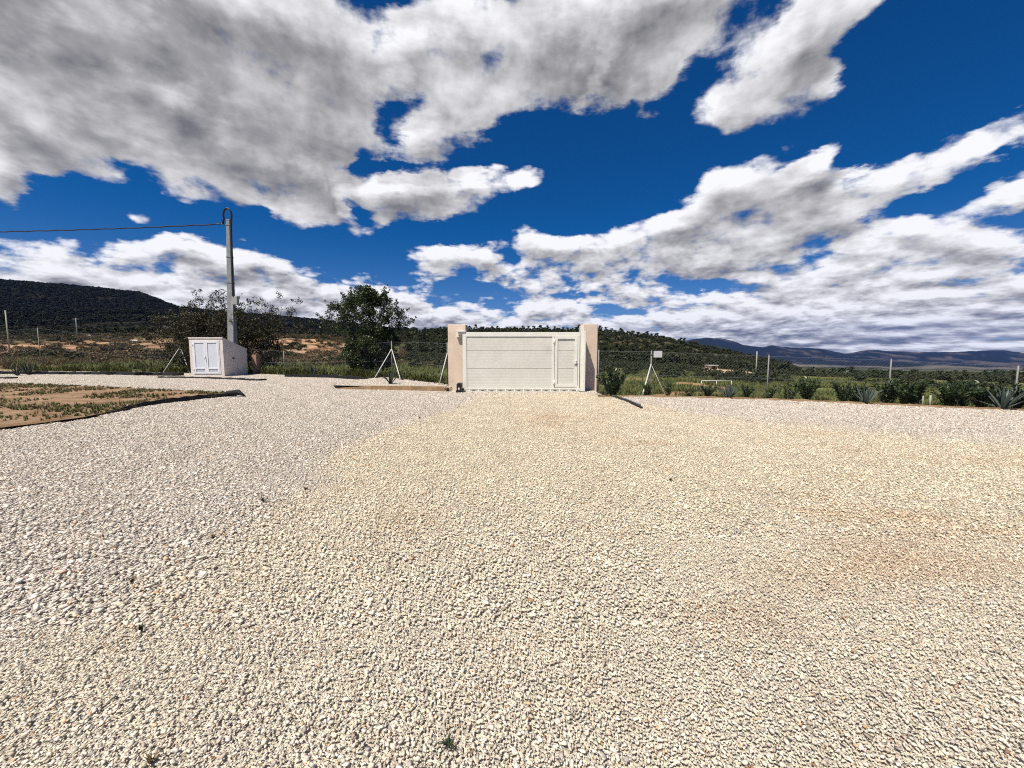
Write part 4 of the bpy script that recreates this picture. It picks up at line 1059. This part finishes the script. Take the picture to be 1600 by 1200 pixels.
SHRUBS = [  # picture column, height in picture rows, kind, label
    (958, 40, 'round', "large round dark shrub right beside the gate pillar"),
    (1012, 22, 'young', "thin young shrub at the foot of the sign's fence post brace"),
    (1046, 22, 'young', "thin young shrub just past the fence post with the sign"),
    (1077, 14, 'young', "smallest low sprig of the row, between the sign post and first agave"),
    (1106, 19, 'bushy', "small leafy shrub on the gate side of the first green agave"),
    (1166, 20, 'bushy', "small bushy shrub just past the first green agave"),
    (1200, 21, 'young', "upright young shrub at the second fence post of the shrub row"),
    (1231, 25, 'young', "tall thin young shrub just past the second fence post"),
    (1260, 33, 'bushy', "dense upright shrub with bare earth on both sides"),
    (1317, 29, 'bushy', "dense shrub on the gate side of the second grey agave"),
    (1333, 30, 'young', "open young shrub touching the second grey agave"),
    (1384, 37, 'bushy', "bushy dark shrub just past the second grey agave"),
    (1412, 34, 'bushy', "second dark shrub beyond the second grey agave"),
    (1428, 35, 'bushy', "dark shrub at the third fence post, before the pale stakes"),
    (1480, 34, 'bushy', "bushy shrub first beyond the pale stakes in the hedge row"),
    (1503, 37, 'bushy', "tall bushy shrub second beyond the pale stakes"),
    (1532, 38, 'bushy', "dark bushy shrub on the gate side of the largest agave"),
    (1588, 40, 'bushy', "bushy shrub behind the largest agave's outer leaves"),
    (1622, 40, 'bushy', "bushy shrub at the far end of the row past the largest agave"),
]
for i, (px, hp, kd_, lab) in enumerate(SHRUBS):
    g = edge_point(px, 0.30 + .1 * (i % 3)); th_ = {'young': .50, 'bushy': .68, 'round': .84}[kd_]
    hgt = hp / F_PX * g.y; mes, mel = KINDS[(kd_, 0 if kd_ == 'round' else i % 4)]
    t = thing("shrub", lab, "shrub", (g.x, g.y, -0.06), random.uniform(0, 6.28), "shrubs planted along the gravel's edge")
    k = hgt / th_ * 1.08; wide = 1.0 if kd_ != 'bushy' else 1.05
    t.scale = (k * wide, k * wide, k)
    link("stems", mes, None, t); link("foliage", mel, None, t)
# two pale stakes in the hedge
for (px, lab) in ((1441, "pale thin stake in the hedge row nearer the gate"), (1452.5, "pale thicker stake in the hedge row farther from the gate")):
    g = edge_point(px, .12); mb = MB(); w = .018 if px < 1445 else .03
    mb.tube([(g.x, g.y, -.05), (g.x + .01, g.y + .01, .28 if px < 1445 else .30)], w * .7, 8); tag(mb.done("stake", m_stake), lab, "stake", "pale stakes in the hedge row")

def agave_leaf(L, w, curve, seed):
    r = random.Random(seed); n = 7; V, Fc = [], []
    for i in range(n + 1):
        t = i / n; ww = w * (0.75 + .55 * math.sin(min(1, t * 1.5) * math.pi * .6)) * (1 - t ** 2.2) + .002
        y = L * (t * math.cos(.1) - curve * .25 * t * t); z = L * curve * t * t * .9
        V += [(-ww, y, z + ww * .45), (0, y, z - ww * .25), (ww, y, z + ww * .45), (0, y, z - ww * .25 - w * .35 * (1 - t))]
    for i in range(n):
        a, b_ = i * 4, (i + 1) * 4
        for k, l_ in ((0, 1), (1, 2), (2, 3), (3, 0)): Fc.append((a + k, a + l_, b_ + l_, b_ + k))
    return np_mesh("leaf", V, Fc, False)
ALEAF = [agave_leaf(1.0, .062, c_, 3) for c_ in (-.10, .02, .14)]
ADARK = [m_.copy() for m_ in ALEAF]
for m_ in ALEAF: m_.materials.append(m_agave)
for m_ in ADARK: m_.materials.append(m_agave_dark)
AG = [  # column, base row (None = at the shrub row), leaf length, number, label
    (1139, None, .50, 22, "green agave among the thin young shrubs nearer the gate"),
    (1352, None, .56, 24, "upright grey agave in the middle of the shrub row"),
    (1565, None, .66, 26, "largest grey agave, wide spiky leaves at the row's far end"),
    (488, 588, .75, 13, "small dark agave by the fence between the cabinet and dark tree"),
    (610, 600, .62, 13, "small dark agave on the raised gravel terrace near the gate"),
    (45, 586, .85, 12, "small dark agave in black ground fabric, nearer the cabinet"),
    (28, 587, .70, 10, "small dark agave in black ground fabric, farther from the cabinet"),
]
for (px, py, L, n, lab) in AG:
    if py is None: g = edge_point(px, .12)
    else: g = on_ground(px, py, .14 if px == 610 else 0.0)
    t = thing("agave", lab, "agave", (g.x, g.y, g.z - .02), 0, "agaves planted round the yard")
    r = random.Random(px)
    for k in range(n):
        s_ = k / n; el = math.radians(86 - 52 * s_ + r.gauss(0, 5)); az = k * 2.39996 + r.gauss(0, .1); ll = L * (0.72 + .3 * math.sin(math.pi * s_)) * r.uniform(.9, 1.08)
        lf = link("leaf", (ALEAF if py is None else ADARK)[k % 3], None, t); lf.rotation_mode = 'XYZ'
        lf.rotation_euler = Euler((el, 0, az)); lf.scale = (ll * 1.05, ll, ll)
        lf.location = (-math.sin(az) * .02, math.cos(az) * .02, .02)

# weeds growing in the gravel
def tuft(name, n, h, seed, mat, spread=.5, w=.006):
    r = random.Random(seed); V, T, Fc = [], [], []
    for i in range(n):
        a = r.uniform(0, 6.283); out = r.uniform(.1, 1) * spread * h; l_ = h * r.uniform(.5, 1.1); p0 = Vector((r.gauss(0, .12 * h), r.gauss(0, .12 * h), -.01))
        d = Vector((math.cos(a), math.sin(a), 0)); s_ = Vector((-d.y, d.x, 0)) * w * r.uniform(.6, 1.5)
        p1 = p0 + d * out * .4 + Vector((0, 0, l_ * .65)); p2 = p0 + d * out * 1.1 + Vector((0, 0, l_)); j = len(V)
        V += [p0 - s_, p0 + s_, p1 + s_ * .8, p1 - s_ * .8, p2 + s_ * .1, p2 - s_ * .1]; Fc += [(j, j + 1, j + 2, j + 3), (j + 3, j + 2, j + 4, j + 5)]
        T += [min(1, max(0, r.gauss(.45, .22)))] * 6
    T = np.array(T); me = np_mesh(name, np.array([v[:] for v in V]), np.array(Fc), False, {'tint': np.stack([T, T, T, np.ones_like(T)], -1)})
    return me
WEEDS = [(700, 1166, .05, "small green weed in the gravel nearest the middle of the yard's near edge"), (236, 1192, .055, "dark spiky weed at the near edge of the gravel"), (207, 910, .06, "small weed low on the border between pale and yellow gravel"),
         (221, 985, .05, "tiny dry weed in the yellowish gravel below the border weed"), (411, 784, .09, "leafy weed halfway along the border of pale and yellow gravel"), (478, 766, .07, "low dark weed beside the notch of the gravel border"), (656, 654, .10, "dark weed in the gravel on the gate's approach"), (333, 842, .06, "small dark weed on the border between the halfway weed and low weed"),
         (1047, 751, .06, "small dark weed out in the open yellow gravel")]
for i, (px, py, h, lab) in enumerate(WEEDS):
    g = on_ground(px, py); me = tuft("weed", 22, h * .62, 400 + i, None, 1.3, .003); me.materials.append(m_drygrass if i % 3 else m_leaf_ole)
    o = link("weed", me, None, None, None, (g.x, g.y, .012)); tag(o, lab, "weed", "weeds growing in the gravel")

# grass: field and bed
GT = [(tuft("tuft_%d" % k, 16, .45, 500 + k, None, .55, .012), m_grass) for k in range(5)]
DT = [(tuft("dry_%d" % k, 18, .40, 520 + k, None, .8, .010), m_drygrass) for k in range(3)]
GN = 46000
th_ = rng.uniform(-.96, .98, GN); dd = np.interp(th_, TH, d0); rr_ = dd + 0.25 + (rng.random(GN) ** 2.0) * 46
x = rr_ * np.sin(th_); y = rr_ * np.cos(th_); z, past = ground_many(x, y)
pxs = 800 + F_PX * np.tan(th_)
keep = (fbm(x / 2.6, y / 2.6, 4, 61) < .54 + .08 * rng.random(GN)) & ~((np.abs(pxs - 816) < 108) & (past < 3))
keep &= ~((past < np.where(pxs > 930, 3.0, 2.0)) & (rng.random(GN) < np.where(pxs > 930, .95, .5)))
x, y, z, rr_, pxs = x[keep], y[keep], z[keep], rr_[keep], pxs[keep]; n = len(x)
leftm = pxs < 700
sc_ = rng.uniform(.5, 1.25, n) * np.where(leftm, 1.15, .55)
ii = np.where(rng.random(n) < np.where(leftm & (rr_ > 48), .8, .12), 5 + rng.integers(0, 3, n), rng.integers(0, 5, n))
scatter("field_grass", np.stack([x, y, z - .03], -1), np.stack([rng.normal(0, .1, n), rng.normal(0, .1, n), rng.uniform(0, 6.28, n)], -1), np.stack([sc_ * 1.3, sc_ * 1.3, sc_], -1), ii, GT + DT)
BT = [(tuft("bed_%d" % k, 14, .075, 540 + k, None, .9, .006), m_grass) for k in range(4)] + [(tuft("bed_%d" % (4 + k), 12, .10, 560 + k, None, 1.1, .005), m_drygrass) for k in range(2)]
px_, ry_ = [], []
while len(px_) < 7000:
    X_, Y_ = random.uniform(-30, -9), random.uniform(6.5, 17.6)
    if not inside(BED, X_, Y_): continue
    cl = float(fbm(np.array(X_ / 1.3), np.array(Y_ / 1.1), 4, 15)); bias = (Y_ - 9.0) / 9.0
    if cl + .22 * bias < .53 + random.random() * .10: continue
    px_.append((X_, Y_, .04))
n = len(px_); sc_ = rng.uniform(.5, 1.3, n)
scatter("bed_grass", px_, np.stack([np.zeros(n), np.zeros(n), rng.uniform(0, 6.28, n)], -1), np.stack([sc_] * 3, -1), np.where(rng.random(n) < .25, 4 + rng.integers(0, 2, n), rng.integers(0, 4, n)), BT)

# scrub and pines on the hills
def bush_src(name, seed, mat, flat=.7, nl=620, n=7, size=.085):
    r = random.Random(seed); cs = [(r.gauss(0, .30), r.gauss(0, .30), r.uniform(.12, .75) * flat) for k in range(n)]; rs = [r.uniform(.18, .40) for k in range(n)]
    return (leaf_cloud(name, cs, rs, nl, size, seed, .8), mat)
SB = [bush_src("scrub_%d" % k, 600 + k, m_drygrass) for k in range(3)] + [bush_src("scrub_%d" % (3 + k), 620 + k, m_pine) for k in range(3)]
N_ = 15000
th_ = rng.uniform(-.97, .97, N_); pxs = 800 + F_PX * np.tan(th_)
rr_ = np.exp(rng.uniform(math.log(38), math.log(330), N_)); x = rr_ * np.sin(th_); y = rr_ * np.cos(th_); z, past = ground_many(x, y)
dens = np.where(pxs < 640, np.where(rr_ > 190, .80, np.where(rr_ > 50, .24, .05)), np.where(pxs < 1240, np.where(rr_ > 85, .6, .05), np.where((rr_ > 66) & (rr_ < 125), .5, .02)))
clump = fbm(x / 6.0, y / 11.0, 4, 77)
keep = (rng.random(N_) < dens) & (past > 12) & (clump < np.where(pxs < 640, .60, .8)) & ~((pxs > 1095) & (pxs < 1188) & (rr_ > 66) & (rr_ < 165))
x, y, z, rr_, pxs = x[keep], y[keep], z[keep], rr_[keep], pxs[keep]; n = len(x)
sc_ = rng.uniform(.5, 1.3, n) * np.where(pxs < 640, .9 + rr_ / 260, np.where(pxs < 1240, .9 + rr_ / 170, .8 + rr_ / 230))
ii = np.where((pxs < 640) & (rng.random(n) < .80), rng.integers(0, 3, n), 3 + rng.integers(0, 3, n))
scatter("scrub", np.stack([x, y, z - .08], -1), np.stack([np.zeros(n), np.zeros(n), rng.uniform(0, 6.28, n)], -1), np.stack([sc_ * 1.25, sc_ * 1.25, sc_], -1), ii, SB)
def pine_meshes(seed):
    r = random.Random(seed); cs, rs = [], []
    for k in range(11):
        t = r.random(); cs.append((r.gauss(0, .75 * (1.1 - t * .5)), r.gauss(0, .75 * (1.1 - t * .5)), 1.7 + t * 2.1)); rs.append(r.uniform(.42, .75))
    crown = leaf_cloud("crown", cs, rs, 46, .34, seed, .75)
    mb = MB(); mb.tube([(0, 0, -.4), (.06, .02, 1.3), (0, .05, 3.0)], [.13, .10, .05], 5)
    for k in range(4):
        a = r.uniform(0, 6.28); mb.tube([(0, 0, 1.4 + .3 * k), (math.cos(a) * .8, math.sin(a) * .8, 2.2 + .3 * k)], [.05, .02], 4)
    bmesh.ops.recalc_face_normals(mb.bm, faces=mb.bm.faces); tm = bpy.data.meshes.new("trunk"); mb.bm.to_mesh(tm); mb.bm.free(); tm.materials.append(m_bark); crown.materials.append(m_pine)
    return tm, crown
PINES = [pine_meshes(700 + k) for k in range(4)]
SHADE_PINES = []
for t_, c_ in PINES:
    c2 = c_.copy(); c2.materials.clear(); c2.materials.append(m_pine_shade); SHADE_PINES.append((c2, m_pine_shade))
N_ = 32000
half = np.arange(N_) < 26000
th_ = np.where(half, rng.uniform(-.97, -.24, N_), rng.uniform(-.26, .95, N_)); pxs = 800 + F_PX * np.tan(th_)
rr_ = np.where(half, np.sqrt(rng.uniform(260.0 ** 2, 1750.0 ** 2, N_)), np.exp(rng.uniform(math.log(115), math.log(520), N_)))
x = rr_ * np.sin(th_); y = rr_ * np.cos(th_); z, past = ground_many(x, y)
dens = np.where(pxs < 640, .95, np.where(pxs < 1235, .55, .06 * (rr_ > 130)))
keep = (rng.random(N_) < dens) & (fbm(x / 35.0, y / 35.0, 4, 88) < .66)
keep &= ~((pxs > 1095) & (pxs < 1188) & (rr_ < 165))
x, y, z, rr_, pxs = x[keep], y[keep], z[keep], rr_[keep], pxs[keep]; n = len(x)
sc_ = rng.uniform(.65, 1.15, n) * np.where(pxs > 1235, .62, np.where(rr_ > 560, 1.3 + rr_ / 1500, .85))
scatter("pine_wood", np.stack([x, y, z - .15], -1), np.stack([rng.normal(0, .04, n), rng.normal(0, .04, n), rng.uniform(0, 6.28, n)], -1), np.stack([sc_ * 1.15, sc_ * 1.15, sc_], -1), rng.integers(0, 4, n) + np.where((pxs < 640) & (rr_ > 420), 4, 0), [(c_, m_pine) for t_, c_ in PINES] + SHADE_PINES)
# pines one can tell apart against the sky along the crest behind the gate
crest = []
for i in range(46):
    px = 640 + (1105 - 640) * (i + random.uniform(.1, .9)) / 46; th = math.atan((px - 800) / F_PX)
    rs_ = np.linspace(200, 360, 60); zz_ = terrain_z(np.full(60, th), rs_, np.full(60, d0_of(th))); k = int(np.argmax((zz_ - CAM_H) / (rs_ * math.cos(th)))); r_ = rs_[k] + random.uniform(-10, 3)
    crest.append((r_ * math.sin(th), r_ * math.cos(th), float(terrain_z(np.array([th]), np.array([r_]), np.array([d0_of(th)]))[0])))
for i, (x, y, z) in enumerate(crest):
    t = thing("pine_tree", "dark pine tree standing on the crest of the wooded hill behind the gate", "tree", (x, y, z - .2), random.uniform(0, 6.28), "pines along the crest behind the gate")
    s_ = random.uniform(.85, 1.45); t.scale = (s_ * 1.05, s_ * 1.05, s_)
    tm, cm = PINES[i % 4]; link("trunk", tm, None, t); link("crown", cm, None, t)

# bushes closing the field towards the plain: each can be told apart
FB = [bush_src("foliage", 800 + k, m_leaf_big, .9, 700, 9, .07) for k in range(4)]
for m_, mt in FB:
    if not m_.materials: m_.materials.append(mt)
fb = [(1262, 568), (1285, 575), (1308, 571), (1323, 568), (1345, 576), (1372, 573), (1398, 574), (1420, 577), (1441, 576), (1466, 577), (1487, 576), (1510, 578), (1533, 579), (1556, 576), (1577, 574), (1598, 573)]
for i, (px, pt) in enumerate(fb):
    Y = 66 + (i * 7 % 5) * 2.0; x = XP(px, Y); z = ground_at(x, Y); h = max(1.2, at_depth(px, pt, Y).z - z)
    t = thing("field_bush", "dark green bush in the line closing the field's far side", "bush", (x, Y, z - .1), random.uniform(0, 6.28), "bushes along the field's far side")
    k = h / .95; t.scale = (k * 1.25, k * 1.25, k); link("foliage", FB[i % 4][0], None, t)

# far off: poles, a bar fence, a low white shed, boulders
for (px, yt, Yd, lab, arm) in ((15, 485, 62, "pale bare pole on the scrub slope, farthest from the cabinet", 0), (123, 497, 120, "dark T-shaped pole on the scrub slope behind the fence", 1), (1183, 549, 60, "pale wooden pole in the field beyond the shrubs", 0)):
    x = XP(px, Yd); z0 = ground_at(x, Yd); zt_ = at_depth(px, yt, Yd).z
    t = thing("wooden_pole", lab, "pole", (x, Yd, 0)); mb = MB(); r_ = .10 if Yd < 100 else .13
    mb.tube([(0, 0, z0 - .4), (0, 0, zt_)], [r_, r_ * .75], 8); mb.done("shaft", m_stake if arm == 0 else m_galv_dark, t)
    if arm:
        mb = MB(); mb.box(-1.1, 1.1, -.06, .06, zt_ - .35, zt_ - .2); mb.done("crossarm", m_galv_dark, t)
bY = 27.0; b0 = at_depth(1096, 594.6, bY); b1 = at_depth(1145.5, 595.0, bY)
bt = thing("bar_fence", "low pale rail fence in the field behind the first agave", "fence", (b0.x, bY, 0))
mb = MB(); mb.tube([(0, 0, b0.z), (b1.x - b0.x, .2, b1.z)], .022, 8); mb.done("rail", m_sign, bt)
for t_ in (.0, .5, 1.0):
    xx = (b1.x - b0.x) * t_; mb = MB(); mb.tube([(xx, .2 * t_, ground_at(b0.x + xx, bY) - .2), (xx, .2 * t_, b0.z + (b1.z - b0.z) * t_ - .023)], .022, 8); mb.done("post", m_sign, bt)
sY = 132; sx = XP(1116, sY); sz = ground_at(sx, sY)
sh = thing("shed", "low pale flat-roofed shed on the wooded slope above the sandy bank", "shed", (sx, sY, sz))
zt_ = at_depth(1116, 571.5, sY).z - sz
mb = MB(); mb.box(-1.5, -.5, 0, 3, -.5, zt_); mb.box(1.3, 1.5, 0, 3, -.5, zt_); mb.box(-.499, 1.299, 2.2, 2.99, -.5, zt_); mb.done("wall", m_concrete, sh)
mb = MB(); mb.box(-1.65, 1.65, -.3, 3.2, zt_ + .003, zt_ + .2); mb.done("roof", m_concrete, sh)
mb = MB(); mb.box(-.3, 1.1, 2.12, 2.197, -.3, zt_ - .4); mb.done("door", m_black, sh)
def rock(px, py, Y, s_, lab, seed, pale=True):
    x = XP(px, Y); z = ground_at(x, Y); r = random.Random(seed); bm = bmesh.new()
    for k in range(16): v = Vector((r.gauss(0, 1), r.gauss(0, 1), r.gauss(0, 1))).normalized(); bm.verts.new((v.x * s_ * 1.3, v.y * s_, v.z * s_ * .6))
    bmesh.ops.convex_hull(bm, input=bm.verts); bmesh.ops.bevel(bm, geom=bm.edges[:], offset=s_ * .06, segments=1, affect='EDGES'); bmesh.ops.recalc_face_normals(bm, faces=bm.faces)
    me = bpy.data.meshes.new("boulder"); bm.to_mesh(me); bm.free(); tag(link("boulder", me, m_rock if not pale else m_concrete, None, None, (x, Y, z + s_ * .2)), lab, "boulder", "pale boulders on the slope")
rock(211, 530, 118, .95, "pale boulder alone high on the orange slope above the cabinet", 1)
rock(146, 519, 150, 1.5, "larger pale boulder at the top of the orange slope, farther from the cabinet", 2)

# ------------------------------------------------------------------ air
mb = MB(); mb.box(-15000, 15000, -400, 14200, float(ZZ.min()) - 2.0, float(ZZ.max()) + 20.0)
m_air = bpy.data.materials.new("air"); m_air.use_nodes = True; nt_ = m_air.node_tree; nt_.nodes.clear()
ao = nt_.nodes.new('ShaderNodeOutputMaterial'); pv = nt_.nodes.new('ShaderNodeVolumePrincipled')
pv.inputs['Color'].default_value = (0.10, 0.30, 1.0, 1); pv.inputs['Density'].default_value = 1.5e-5; pv.inputs['Anisotropy'].default_value = 0.0
nt_.links.new(pv.outputs[0], ao.inputs['Volume']); m_air.cycles.volume_sampling = 'DISTANCE'
mb.done("haze", m_air, None, 'stuff')
